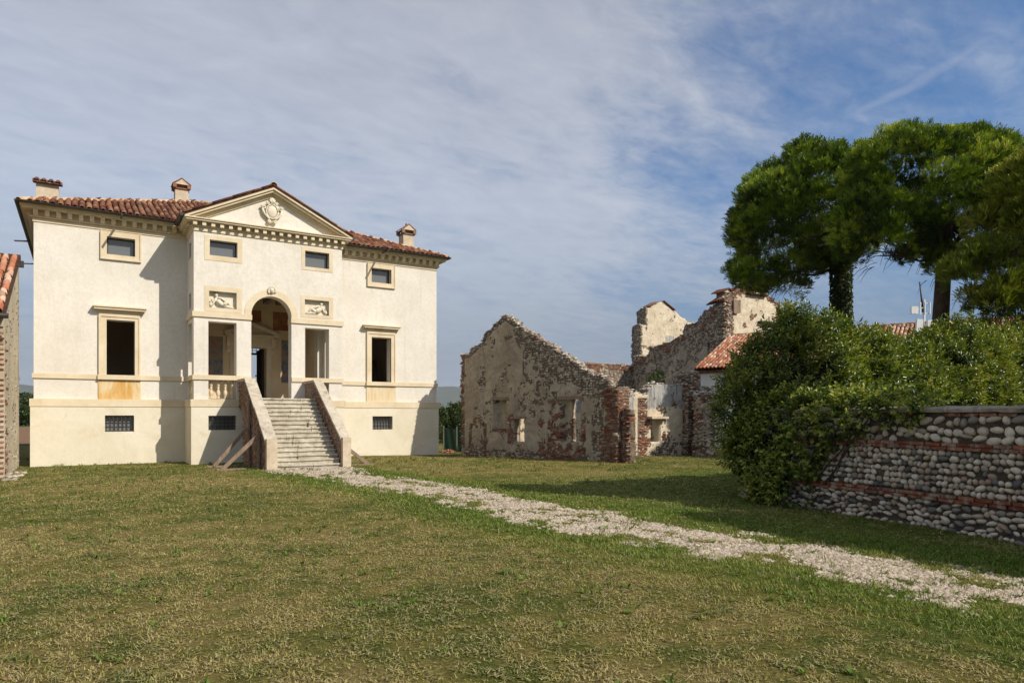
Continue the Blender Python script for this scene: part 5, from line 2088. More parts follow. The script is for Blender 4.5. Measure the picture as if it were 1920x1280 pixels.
def make_pier():
    P = thing('brick_pier', 'free standing square brick pier with pale blocks near its foot, between ruin and white outbuilding', 'brick pier', (20.9, 19.0, 0))
    BUDGET[P.name] = 300
    brick_pier(P, 20.60, 21.24, 18.78, 19.25, 2.53, .46)
    for k, (x, z) in enumerate(((20.84, .22), (21.03, .35), (20.83, .48), (21.05, .16), (20.9, .64))):
        MB().box((x - .085, 18.71, z - .06), (x + .095, 18.83, z + .055)).build('pale_block', 'post', P)


make_pier()


def make_tower():
    T = thing('ruined_tower', 'tall broken tower ruin with sunlit plaster gable and tiled chimney above the barn', 'ruin', (31.5, 27.0, 0))
    BUDGET[T.name] = 120
    # long shaded west wall stepping down
    o3 = [(0, 8.20), (.42, 8.15), (.81, 8.06), (1.6, 7.8), (2.0, 7.4), (2.25, 7.2), (3.1, 7.12), (3.3, 6.6), (4.2, 6.3), (5.2, 6.2), (6.2, 6.0), (6.45, 5.42), (7.85, 5.6), (7.86, 5.0), (8.9, 4.95), (8.9, -.3), (0, -.3)]
    def b3(t, z, a, b):
        top = np.interp(t, [0, .8, 2, 3.1, 4.2, 6.2, 7.8, 9], [8.2, 8.06, 7.4, 7.1, 6.3, 6.0, 5.6, 5.0])
        m = sstep(1.6, .5, top - z) * (b > .38)
        m = np.maximum(m, (a + (b - .5) * .8 > .54).astype(float))
        return m
    def k3(t, z, a, b):
        top = np.interp(t, [0, .8, 2, 3.1, 4.2, 6.2, 7.8, 9], [8.2, 8.06, 7.4, 7.1, 6.3, 6.0, 5.6, 5.0])
        return (((top - z) < .9) & (a + (b - .5) > .5) | (t < .35) & (b > .47) & (z > 5.5)).astype(float)
    ruin_wall(T, (31.5, 27.0), (0, 1), (-1, 0), o3, [(1.15, 1.35, 3.5, 5.9), (1.1, 1.2, 6.3, 7.0)], (), .6, b3, k3, None, name='west_wall', cell=.075, stone=(.05, .09))
    o2 = [(-.05, -.3), (4.9, -.3), (4.9, 8.4), (4.3, 8.66), (3.8, 8.9), (3.3, 9.15), (2.9, 9.25), (2.3, 9.15), (1.8, 9.22), (1.1, 8.9), (.52, 8.62), (-.05, 8.32)]
    def b2(t, z, a, b):
        m = (a + (b - .5) * .6 > .72).astype(float)
        m = np.maximum(m, ((t < .7) & (z > 5.6) & (a + (b - .5) > .44)).astype(float))
        top = np.interp(t, [0, 1.1, 2.9, 4.9], [8.32, 8.9, 9.25, 8.4])
        m = np.maximum(m, ((top - z) < .22 + .5 * (b - .4)).astype(float))
        return np.maximum(m, ((t > 4.55) & (b > .4)).astype(float))
    ruin_wall(T, (31.5, 27.0), (1, 0), (0, -1), o2, [(.95, 1.28, 7.55, 8.35), (3.75, 3.92, 7.35, 7.6), (4.1, 4.3, 7.35, 7.6), (.62, .76, 5.0, 5.9), (.3, .36, 6.2, 6.9)], [(.55, .95, 7.55, 8.35, .12)], .5, b2, b2, None, name='south_gable', skin='ruin_sunlit', cell=.075)
    MB().box((32.06, 26.85, 7.55), (32.46, 26.95, 8.33)).build('shutter', 'wood_old', T)
    MB().box((34.3, 26.72, 7.16), (36.42, 27.0, 7.26)).build('ledge', 'pan', T)
    MB().box((33.3, 26.75, 8.78), (35.0, 27.0, 8.86)).build('ledge', 'pan', T)
    # remains of the roof on the west side with a small roofed chimney
    rf = MB().prism([(31.35, 8.12), (33.3, 9.16), (33.3, 9.24), (31.35, 8.20)], 'y', 27.05, 28.3).build('roof_remnant', 'pan', T)
    tile_roof(rf, (31.33, 27.02, 8.19), (0, 1, 0), Vector((1, 0, .533)), 1.2, 2.2, lambda u, v: True, 'tile_old', 60)
    ch = MB().box((32.05, 27.6, 8.2), (32.6, 28.15, 8.86)).build('chimney', 'brick', T)
    MB().prism([(31.93, 8.86), (32.72, 8.86), (32.325, 9.08)], 'y', 27.5, 28.25).build('cap', 'post', ch)
    cr = MB()
    for sg in (-1, 1):
        cr.prism([(32.325, 9.09), (32.325 + sg * .5, 8.83), (32.325 + sg * .5, 8.89), (32.325, 9.15)], 'y', 27.4, 28.35)
    cr.build('cap_roof', 'tile_old', ch)
    # broken fragment to the west, plastered face in the sun
    o1 = [(.74, 4.0), (.72, 5.7), (.68, 7.7), (1.16, 7.74), (1.2, 8.4), (1.22, 8.85), (1.67, 9.1), (2.5, 9.45), (2.8, 9.5), (3.2, 9.25), (3.7, 9.0), (4.4, 8.6), (4.85, 8.35), (6.3, 8.1), (6.3, 4.0)]
    def b1(t, z, a, b):
        m = (a + (b - .5) * .6 > .74).astype(float)
        return np.maximum(m, ((z < 6.35) & (z > 6.15) & (b > .42) & (t < 3)).astype(float))
    ruin_wall(T, (31.46, 34.76), (1, 0), (0, -1), o1, [], [], .55, b1, lambda t, z, a, b: (a + (b - .5) * .8 > .80).astype(float), lambda t, z, a, b: ((t > 2.95) & (t < 3.75) & (z > 6.3) & (z < 7.15)).astype(float), name='tower_fragment', skin='ruin_sunlit', cell=.08)
    ruin_wall(T, (32.12, 35.6), (0, -1), (-1, 0), [(0, 4.0), (.84, 4.0), (.84, 7.7), (.4, 7.75), (0, 7.6)], [], [], .1, lambda t, z, a, b: a * 0 + 1, None, None, name='tower_fragment_side', cell=.08)
    ruin_wall(T, (32.6, 35.6), (0, -1), (-1, 0), [(0, 7.4), (.84, 7.4), (.84, 8.85), (.4, 8.9), (0, 8.7)], [], [], .1, lambda t, z, a, b: a * 0 + 1, None, None, name='tower_fragment_side', cell=.08)
    for (xa, za, xb, zb) in ((32.75, 9.02, 33.5, 9.36), (34.2, 9.49, 35.25, 8.97)):
        sl = MB().prism([(xa, za), (xb, zb), (xb, zb + .07), (xa, za + .07)], 'y', 34.62, 35.2)
        sl.build('roof_tiles_remnant', 'tile_old', T)
    # low far wall in the sun
    W = thing('rubble_wall', 'low far rubble wall catching the sun behind the ruined gable', 'wall', (29.0, 34.8, 0))
    BUDGET[W.name] = 0
    ruin_wall(W, (26.0, 34.78), (1, 0), (0, -1), [(0, -.3), (5.45, -.3), (5.45, 4.92), (4, 4.95), (2.5, 4.98), (1.0, 5.0), (0, 5.0)], [], [], .5, lambda t, z, a, b: (b > .36).astype(float), lambda t, z, a, b: ((z > 4.55) & (b > .4) | (a > .6)).astype(float), None, name='wall_body', cell=.08)


make_tower()
for _n, _p in (('ruined_tower', (35.28, 30.24, -.2)), ('rubble_wall', (32.48, 38.98, -.2))):
    bpy.data.objects[_n].location = _p
    bpy.data.objects[_n].scale = (1.12, 1.12, 1.12)


def make_outbuilding():
    """long white building in the trees, seen over and beside the hedge"""
    e1 = Vector((0.4061, -0.9138, 0))
    e2 = Vector((0.9138, 0.4061, 0))
    C = Vector((27.5, 25.2, 0))
    H = thing('white_outbuilding', 'long white walled outbuilding with low terracotta tiled roof behind the hedge', 'outbuilding', C)
    L, D = 20.0, 12.0
    P = lambda t, b, z: C + e1 * t + e2 * b + Vector((0, 0, z))
    w = MB()
    for a, b, c, d in (((0, 0), (L, 0), (L, .4), (0, .4)), ((0, .4), (.4, .4), (.4, D), (0, D)), ((L - .4, .4), (L, .4), (L, D), (L - .4, D)), ((.4, D - .4), (L - .4, D - .4), (L - .4, D), (.4, D))):
        q = [a, b, c, d]
        w.raw([P(*k, -.4) for k in q] + [P(*k, 3.87) for k in q], [(0, 1, 2, 3), (7, 6, 5, 4), (0, 4, 5, 1), (1, 5, 6, 2), (2, 6, 7, 3), (3, 7, 4, 0)])
    for s in (0, L):
        w.poly([P(s, 0, 3.87), P(s, D, 3.87), P(s, D / 2, 3.87 + 0.36 * D / 2)])
    w.build('wall', 'whitewall', H)
    ev = MB()
    for z0, z1, o in ((3.82, 3.90, .10), (3.90, 4.00, .22)):
        ev.raw([P(-.1, -o, z0), P(L + .1, -o, z0), P(L + .1, .2, z0), P(-.1, .2, z0), P(-.1, -o, z1), P(L + .1, -o, z1), P(L + .1, .2, z1), P(-.1, .2, z1)], [(0, 1, 2, 3), (7, 6, 5, 4), (0, 4, 5, 1), (1, 5, 6, 2), (2, 6, 7, 3), (3, 7, 4, 0)])
    ev.build('eaves', 'brick_dark', H)
    sl = .37
    zr = 4.02 + sl * (D / 2 + .35)
    rf = MB()
    for s in (-.35, D + .35):
        rf.poly([P(-.25, s, 4.02), P(L + .25, s, 4.02), P(L + .25, D / 2, zr), P(-.25, D / 2, zr)])
        rf.poly([P(-.25, s, 3.96), P(L + .25, s, 3.96), P(L + .25, D / 2, zr - .06), P(-.25, D / 2, zr - .06)])
    roof = rf.build('roof', 'pan', H)
    up = (e2 + Vector((0, 0, sl))).normalized()
    tile_roof(roof, P(-.25, -.38, 4.03), e1, up, L + .5, (D / 2 + .35) * math.sqrt(1 + sl * sl), lambda u, v: True, 'tile_bright', 300, pitch=.2, row=.36)
    ridge_row(roof, P(-.2, D / 2, zr), P(L + .2, D / 2, zr))


make_outbuilding()


def make_farmhouse():
    F = thing('farm_building', 'old farm building with tan rubble gable wall and terracotta roof at the left edge', 'building', (-4.5, 24.8, 0))
    x1, y0, y1 = -1.73, 22.4, 27.25
    zl, zh = 4.42, 6.72
    w = MB()
    n = 14
    # gable wall as a gently uneven sheet with its thickness
    gb = MB()
    gb.prism([(y0, -.4), (y1, -.4), (y1, zh), (y0, zl)], 'x', x1 - .5, x1)
    gb.build('gable_wall', 'farmwall', F)
    MB().box((-12, y0, -.4), (x1 - .502, y0 + .5, zl)).build('front_wall', 'farmwall', F)
    MB().box((-12, y1 - .5, -.4), (x1 - .502, y1, zh - .2)).build('back_wall', 'farmwall', F)
    sl = (zh - zl) / (y1 - y0)
    rf = MB().prism([(y0 - .4, zl - .4 * sl + .04), (y1 + .1, zh + .1 * sl + .04), (y1 + .1, zh + .1 * sl + .10), (y0 - .4, zl - .4 * sl + .10)], 'x', -12, x1 + .04)
    roof = rf.build('roof', 'pan', F)
    up = Vector((0, 1, sl)).normalized()
    tile_roof(roof, (-5.5, y0 - .45, zl - .42 * sl + .11), (1, 0, 0), up, 5.5 + x1 + .05, 5.6, lambda u, v: True, 'tile_bright', 300, pitch=.21, row=.36)
    g = MB()
    g.tube([(-12, y0 - .5, zl - .5 * sl + .05), (x1 + .12, y0 - .5, zl - .5 * sl + .05)], .07, 8)
    g.build('gutter', 'metal_dark', F)
    MB().box((x1 - .1, y1 + .05, zh - .25), (x1 + .12, y1 + .2, zh - .05)).build('gutter_end', 'metal_dark', F)
    MB().prism([(y0 - .3, zl - .3 * sl - .02), (y1, zh - .02), (y1, zh + .06), (y0 - .3, zl - .3 * sl + .06)], 'x', x1 + .003, x1 + .05).build('verge_board', 'metal_dark', F)
    # corbelled brick eaves and brick corner
    ms = brick_meshes()
    for row in range(58):
        z = .15 + row * .068
        if z > 4.25:
            break
        cor = max(0, (z - 3.55)) * .45
        for k in range(3):
            x = x1 - .13 - k * .25 - (row % 2) * .12
            if random.random() < .9:
                R = Matrix((Vector((1, 0, 0)), Vector((0, -1, 0)), Vector((0, 0, 1)))).transposed().to_4x4()
                R.translation = (x, y0 - cor, z)
                link('brick', ms[row % 5], F, None, R)
        if z < 2.1 and random.random() < .75 or random.random() < .12:
            for k in range(random.choice((1, 1, 2, 3))):
                y = y0 + .13 + k * .25 + (row % 2) * .12
                if random.random() < .7:
                    R = Matrix((Vector((0, 1, 0)), Vector((1, 0, 0)), Vector((0, 0, 1)))).transposed().to_4x4()
                    R.translation = (x1, y, z)
                    link('brick', ms[(row + k) % 5], F, None, R)
    # rubble showing through the plaster of the gable
    m = 420
    y = y0 + rng.random(m) * (y1 - y0)
    z = rng.random(m) * 6.6
    f = fbm(y * 1.2 + 9, z * 1.2, 4) + .16 * sstep(2.4, .2, z)
    k = (z < zl + (y - y0) * sl - .15) & (f > .53)
    y, z = y[k], z[k]
    m = len(y)
    a = .05 + .06 * rng.random(m)
    e = np.ones(m)
    v, ff, q = dome_stones(np.stack([x1 - .01 + 0 * y, y, z], 1), np.stack([0 * e, e, 0 * e], 1), np.stack([0 * e, 0 * e, e], 1), np.stack([e, 0 * e, 0 * e], 1), a, a * .6, .02 + .02 * rng.random(m))
    o = np_obj('rubble_stones', v, ff, 'rubble', F, True, {'tint': ('FLOAT', np.repeat(rng.random(m), q))})
    o['kind'] = 'stuff'
    m = 70
    y = y0 - 1.2 + 3.8 * rng.random(m)
    x = x1 + .02 + .35 * rng.random(m) ** 2
    e = np.ones(m)
    a = .03 + .05 * rng.random(m)
    v, ff, q = dome_stones(np.stack([x, y, ground_z(x, y) - .005], 1), np.stack([e, 0 * e, 0 * e], 1), np.stack([0 * e, e, 0 * e], 1), np.stack([0 * e, 0 * e, e], 1), a, a * .8, .03 + .03 * rng.random(m))
    o = np_obj('fallen_stones', v, ff, 'rubble', None, True, {'tint': ('FLOAT', np.repeat(rng.random(m), q))})
    tag(o, 'scattered fallen stones along the foot of the farm building', 'stones', kind='stuff')


make_farmhouse()


# ------------------------------------------------------------------ cobble boundary wall
CW0 = np.array([11.3, 8.9])
CWD = np.array([-0.17, -0.9854])
CWN = np.array([-0.9854, 0.17])


def make_cobble_wall():
    W = thing('cobble_wall', 'long wall of rounded river cobbles with red brick courses in shadow on the right', 'wall', (11.3, 8.9, 0))
    L = 13.0
    P = lambda s, o, z: np.array([CW0[0] + CWD[0] * s + CWN[0] * o, CW0[1] + CWD[1] * s + CWN[1] * o, z])
    # mortar body, front face uneven
    ns, nz = 130, 18
    sv, zv = np.linspace(0, L, ns), np.linspace(-.3, 1.72, nz)
    S, Z = np.meshgrid(sv, zv)
    rel = (fbm(S * 4, Z * 4, 4) - .5) * .06
    V = np.stack([CW0[0] + CWD[0] * S + CWN[0] * rel, CW0[1] + CWD[1] * S + CWN[1] * rel, Z], 2).reshape(-1, 3)
    i = np.arange((ns - 1) * (nz - 1))
    a = (i // (ns - 1)) * ns + i % (ns - 1)
    np_obj('mortar_face', V, np.stack([a, a + ns, a + ns + 1, a + 1], 1), 'mortar', W, True)
    b = MB()
    q = [P(0, -.03, 0), P(L, -.03, 0), P(L, -.48, 0), P(0, -.48, 0)]
    b.raw([(p[0], p[1], -.3) for p in q] + [(p[0], p[1], 1.72) for p in q], [(0, 1, 2, 3), (7, 6, 5, 4), (0, 4, 5, 1), (1, 5, 6, 2), (2, 6, 7, 3), (3, 7, 4, 0)])
    b.build('wall_body', 'mortar', W)
    # coping in lengths
    s = 0.0
    while s < L:
        e = min(L, s + random.uniform(.7, 1.3))
        c = MB()
        nseg = 6
        prof = [(.07, 1.725), (.075, 1.77), (.02, 1.80), (-.2, 1.815), (-.5, 1.80), (-.54, 1.76), (-.54, 1.725)]
        V, F = [], []
        for k in range(nseg + 1):
            t = s + .006 + (e - s - .012) * k / nseg
            for (o, z) in prof:
                V.append(tuple(P(t, o + random.uniform(-.012, .012), z + random.uniform(-.008, .008))))
        m = len(prof)
        for k in range(nseg):
            for j in range(m):
                F.append((k * m + j, k * m + (j + 1) % m, (k + 1) * m + (j + 1) % m, (k + 1) * m + j))
        F.append(tuple(range(m)))
        F.append(tuple(nseg * m + j for j in reversed(range(m))))
        c.raw(V, F)
        c.build('coping_slab', 'coping', W)
        s = e
    # brick courses
    ms = []
    for me in brick_meshes():
        me = me.copy()
        me.materials[0] = M['brick_dark']
        ms.append(me)
    R0 = Matrix((Vector((CWD[0], CWD[1], 0)), Vector((CWN[0], CWN[1], 0)), Vector((0, 0, 1)))).transposed().to_4x4()
    rest = []
    for z in (.452, .508, 1.203, 1.259, 1.69):
        s = .4 + random.random() * .2
        while s < L - .2:
            p = P(s, .018 + random.uniform(-.006, .012), z)
            if z < 1.6 or random.random() < .75:
                if s < 6.2:
                    R = R0.copy()
                    R.translation = Vector(p)
                    link('brick', ms[random.randrange(5)], W, None, R)
                else:
                    rest.append(p)
            s += .243 + random.uniform(-.006, .012)
    m = len(rest)
    v, f = brick_boxes(np.array(rest), np.tile([CWD[0], CWD[1], 0], (m, 1)), np.tile([CWN[0], CWN[1], 0], (m, 1)), np.full(m, .113), np.full(m, .025), .012 + .015 * rng.random(m))
    o = np_obj('more_bricks', v, f, 'brick_dark', W, False, {'tint': ('FLOAT', np.repeat(rng.random(m), 8))})
    o['kind'] = 'stuff'
    # cobbles: rows in three bands
    spots = []
    def band(z0, z1, rows, wmin, wmax, irr):
        hgt = (z1 - z0) / rows
        for r in range(rows):
            s = random.random() * .1
            while s < L:
                w = random.uniform(wmin, wmax) * (1.25 if random.random() < .12 else 1)
                hh = hgt * random.uniform(.80, 1.18) * (1 - irr * .25 * random.random())
                z = z0 + hgt * (r + .5) + random.uniform(-irr, irr) * hgt * .3
                if random.random() < .965:
                    spots.append((s + w / 2, z, w / 2 * 1.02, hh / 2 * 1.04, random.uniform(-.5, .5)))
                s += w * random.uniform(.97, 1.08)
    band(-.02, .425, 5, .06, .165, 1.3)
    band(.535, 1.175, 7, .055, .135, .6)
    band(1.29, 1.66, 3, .085, .21, 1.2)
    cam_ = np.array([0, 0, 1.7])
    def big(sp):
        d = np.linalg.norm(P(sp[0], 0, sp[1]) - cam_)
        hidden = sp[0] < 1.2 or sp[0] > 5.9
        return (hidden, -(sp[2] * sp[3]) / d ** 2)
    spots.sort(key=big)
    # a dozen cobble shapes shared by the pieces
    shapes = []
    for k in range(14):
        seg = 10
        rings = [(.45, .93), (.80, .66), (1.0, .22), (1.0, -.35)]
        V = [(0, 0, 1.0)]
        ph = random.random() * 6
        lob = [1 + .10 * math.sin(2 * q + ph) + .07 * math.sin(3 * q + ph * 2) for q in np.arange(seg) / seg * 2 * math.pi]
        for r, h in rings:
            for j in range(seg):
                q = 2 * math.pi * j / seg
                f = lob[j] * random.uniform(.95, 1.05)
                V.append((r * f * math.cos(q), r * f * math.sin(q), h * random.uniform(.93, 1.07)))
        F = [(0, 1 + j, 1 + (j + 1) % seg) for j in range(seg)]
        for r in range(len(rings) - 1):
            for j in range(seg):
                a_, b_ = 1 + r * seg + j, 1 + r * seg + (j + 1) % seg
                F.append((a_, a_ + seg, b_ + seg, b_))
        me = bpy.data.meshes.new('stone')
        me.from_pydata(V, [], F)
        me.polygons.foreach_set('use_smooth', np.ones(len(me.polygons), dtype=bool))
        me.materials.append(M['stone'])
        shapes.append((me, np.array(V), F))
    Vr, Fr, Tr, cnt = [], [], [], 0
    ax = Matrix((Vector((CWD[0], CWD[1], 0)), Vector((0, 0, 1)), Vector((CWN[0], CWN[1], 0)))).transposed()
    for k, (s, z, a_, b_, rot) in enumerate(spots):
        me, V, F = shapes[random.randrange(len(shapes))]
        p = P(s, random.uniform(-.012, .010), z)
        h = random.uniform(.035, .06)
        R = (ax @ Matrix.Rotation(rot, 3, 'Z') @ Matrix.Diagonal((a_, b_, h))).to_4x4()
        R.translation = Vector(p)
        if k < 300:
            link('stone', me, W, None, R)
        else:
            v = np.c_[V, np.ones(len(V))] @ np.array(R).T
            Vr.append(v[:, :3])
            for f in F:
                if len(f) == 3:
                    Fr.append((f[0] + cnt, f[1] + cnt, f[2] + cnt))
                else:
                    Fr.append((f[0] + cnt, f[1] + cnt, f[2] + cnt))
                    Fr.append((f[0] + cnt, f[2] + cnt, f[3] + cnt))
            Tr.append(np.full(len(V), random.random()))
            cnt += len(V)
    o = np_obj('more_stones', np.concatenate(Vr), np.array(Fr), 'stone', W, True, {'tint': ('FLOAT', np.concatenate(Tr))})
    o['kind'] = 'stuff'
    # squared blocks at the broken far end
    for k in range(2):
        x, y = 11.62 + .1 * (k % 2), 9.2 + .0 * k
        z = .0 + .13 * k
        MB().box((x - .25, y - .2, z), (x + .2, y + .15, z + .12)).build('end_block', 'coping', W)


make_cobble_wall()


# ------------------------------------------------------------------ foliage
def leaf_mesh(name, P, D, N, ln, wd, cols, m, parent):
    """diamond leaves folded along the midrib"""
    n = len(P)
    S = np.cross(D, N)
    S /= np.linalg.norm(S, axis=1, keepdims=True) + 1e-9
    Nn = np.cross(S, D)
    mid = P + D * (ln * .45)[:, None]
    up = Nn * (wd * .35)[:, None]
    V = np.stack([P, mid + S * (wd * .5)[:, None] + up, P + D * ln[:, None] - Nn * (ln * .12)[:, None], mid - S * (wd * .5)[:, None] + up], 1).reshape(-1, 3)
    k = np.arange(n)[:, None] * 4
    F = np.concatenate([k + np.array([[0, 1, 2]]), k + np.array([[0, 2, 3]])])
    return np_obj(name, V, F, m, parent, False, {'col': ('FLOAT_COLOR', np.repeat(cols, 4, 0))})


def unit(n):
    v = rng.normal(size=(n, 3))
    return v / np.linalg.norm(v, axis=1, keepdims=True)


def ell_points(E, dens, lump=.16, depth=.28, zmin=0.02):
    """points and outward normals on a union of lumpy ellipsoids"""
    PP, NN = [], []
    E = np.array(E, float)
    for e in E:
        c, r = e[:3], e[3:6]
        area = 4 * np.pi * ((r[0] * r[1]) ** 1.6 / 3 + (r[0] * r[2]) ** 1.6 / 3 + (r[1] * r[2]) ** 1.6 / 3) ** (1 / 1.6)
        n = int(area * dens)
        u = unit(n)
        l = 1 + lump * 2 * (fbm(u[:, 0] * 2.6 + u[:, 2] * 1.3 + c[0] * 3, u[:, 1] * 2.6 - u[:, 2] * 1.7 + c[1] * 3, 4) - .5)
        q = rng.random(n) ** 2.2 * depth
        f = l * (1 - q / np.maximum(r.min(), .3))
        p = c + u * r * f[:, None]
        nn = u / r
        nn /= np.linalg.norm(nn, axis=1, keepdims=True)
        keep = p[:, 2] > zmin
        for o in E:
            if o is e:
                continue
            s = (((p - o[:3]) / (o[3:6] * .86)) ** 2).sum(1)
            keep &= s > 1
        PP.append(p[keep])
        NN.append(nn[keep])
    return np.concatenate(PP), np.concatenate(NN)


def foliage(name, E, dens, ln, aspect, palette, m, parent, lump=.16, depth=.28, droop=.25, up=.35):
    P, N = ell_points(E, dens, lump, depth)
    n = len(P)
    D = unit(n) + N * .55 - np.array([0, 0, droop])
    D /= np.linalg.norm(D, axis=1, keepdims=True)
    NN = unit(n) * .75 + N * .6 + np.array([0, 0, up])
    NN /= np.linalg.norm(NN, axis=1, keepdims=True)
    L = ln * (.65 + .7 * rng.random(n))
    pal = np.array(palette)
    t = np.clip(rng.normal(.45, .25, n) + (fbm(P[:, 0] * 1.3, P[:, 2] * 1.3 + P[:, 1], 3) - .5) * .8, 0, 1) * (len(pal) - 1.001)
    i = t.astype(int)
    c = pal[i] + (pal[i + 1] - pal[i]) * (t - i)[:, None]
    c = c * (.8 + .4 * rng.random((n, 1)))
    return leaf_mesh(name, P, D, NN, L, L * aspect, c, m, parent)


def core(E, parent, k=.8, name='dark_core'):  # solid dark balls within the leaves, painted-in shade rather than real branching
    b = MB()
    for e in E:
        b.ball(e[:3], [v * k for v in e[3:6]], 10, 7)
    return b.build(name, 'core', parent, True, False)


LAUREL = [(.022, .042, .006), (.052, .088, .009), (.098, .145, .012), (.165, .208, .018), (.24, .25, .033)]
IVY = [(.028, .050, .010), (.062, .100, .015), (.125, .175, .024), (.24, .29, .045), (.36, .37, .09)]
DARK = [(.015, .030, .008), (.028, .052, .011), (.048, .078, .016), (.075, .10, .02)]


def sprigs(parent, tops, m='leaf_glossy', pal=LAUREL):
    st = MB()
    P, D = [], []
    for (x, y, z, h) in tops:
        lean = Vector((random.uniform(-.25, .25), random.uniform(-.25, .25), 1)).normalized()
        a = Vector((x, y, z))
        st.tube([a, a + lean * h], [.008, .003], 4)
        nl = int(h / .03)
        for k in range(nl):
            q = a + lean * (h * (k + 1) / nl)
            ang = k * 2.4 + random.random()
            dd = Vector((math.cos(ang), math.sin(ang), .55)).normalized()
            P.append(q)
            D.append(dd)
    st.build('shoots', 'bark', parent)['kind'] = 'stuff'
    P, D = np.array(P), np.array(D)
    n = len(P)
    L = .09 + .05 * rng.random(n)
    N = np.tile([0, 0, 1.0], (n, 1)) + unit(n) * .5
    pal = np.array(pal)
    c = pal[rng.integers(1, len(pal), n)] * (.8 + .4 * rng.random((n, 1)))
    leaf_mesh('shoot_leaves', P, D, N, L, L * .42, c, m, parent)


def shoot_foliage(name, E, dens, ln, aspect, palette, m, parent, lump=.3, depth=.4, per=9, reach=.26):
    """leaves set along short upright shoots, so the surface is shaggy with dark pockets"""
    P, N = ell_points(E, dens, lump, depth)
    g = fbm(P[:, 0] * 2.1 + P[:, 1] * .7, P[:, 2] * 2.1 + P[:, 1] * 1.9, 4)
    keep = rng.random(len(P)) < sstep(.34, .50, g) * .92 + .08
    P, N = P[keep], N[keep]
    n = len(P)
    S = N * .75 + unit(n) * .45 + np.array([0, 0, .55])
    S /= np.linalg.norm(S, axis=1, keepdims=True)
    side = np.cross(S, unit(n))
    side /= np.linalg.norm(side, axis=1, keepdims=True) + 1e-9
    side2 = np.cross(S, side)
    LP, LD, LN, LC = [], [], [], []
    pal = np.array(palette)
    tone = np.clip(rng.normal(.42, .22, n) + (g[keep] - .5) * 1.4, 0, 1)
    R = reach * (.6 + .8 * rng.random(n))
    for k in range(per):
        f = (k + .5) / per
        a = k * 2.4 + rng.random(n) * .8
        r = side * np.cos(a)[:, None] + side2 * np.sin(a)[:, None]
        LP.append(P + S * (R * f)[:, None])
        d = r * (.9 - .4 * f) + S * (.45 + .6 * f) - np.array([0, 0, .22])
        LD.append(d / np.linalg.norm(d, axis=1, keepdims=True))
        nn = S * .9 - r * .35 + np.array([0, 0, .35]) + unit(n) * .3
        LN.append(nn / np.linalg.norm(nn, axis=1, keepdims=True))
        t = np.clip(tone + (f - .5) * .45 + rng.normal(0, .08, n), 0, 1) * (len(pal) - 1.001)
        i = t.astype(int)
        c = pal[i] + (pal[i + 1] - pal[i]) * (t - i)[:, None]
        LC.append(c * (.8 + .4 * rng.random((n, 1))))
    P, D, N, C = (np.concatenate(q) for q in (LP, LD, LN, LC))
    L = ln * (.6 + .7 * rng.random(len(P)))
    return leaf_mesh(name, P, D, N, L, L * aspect, C, m, parent)


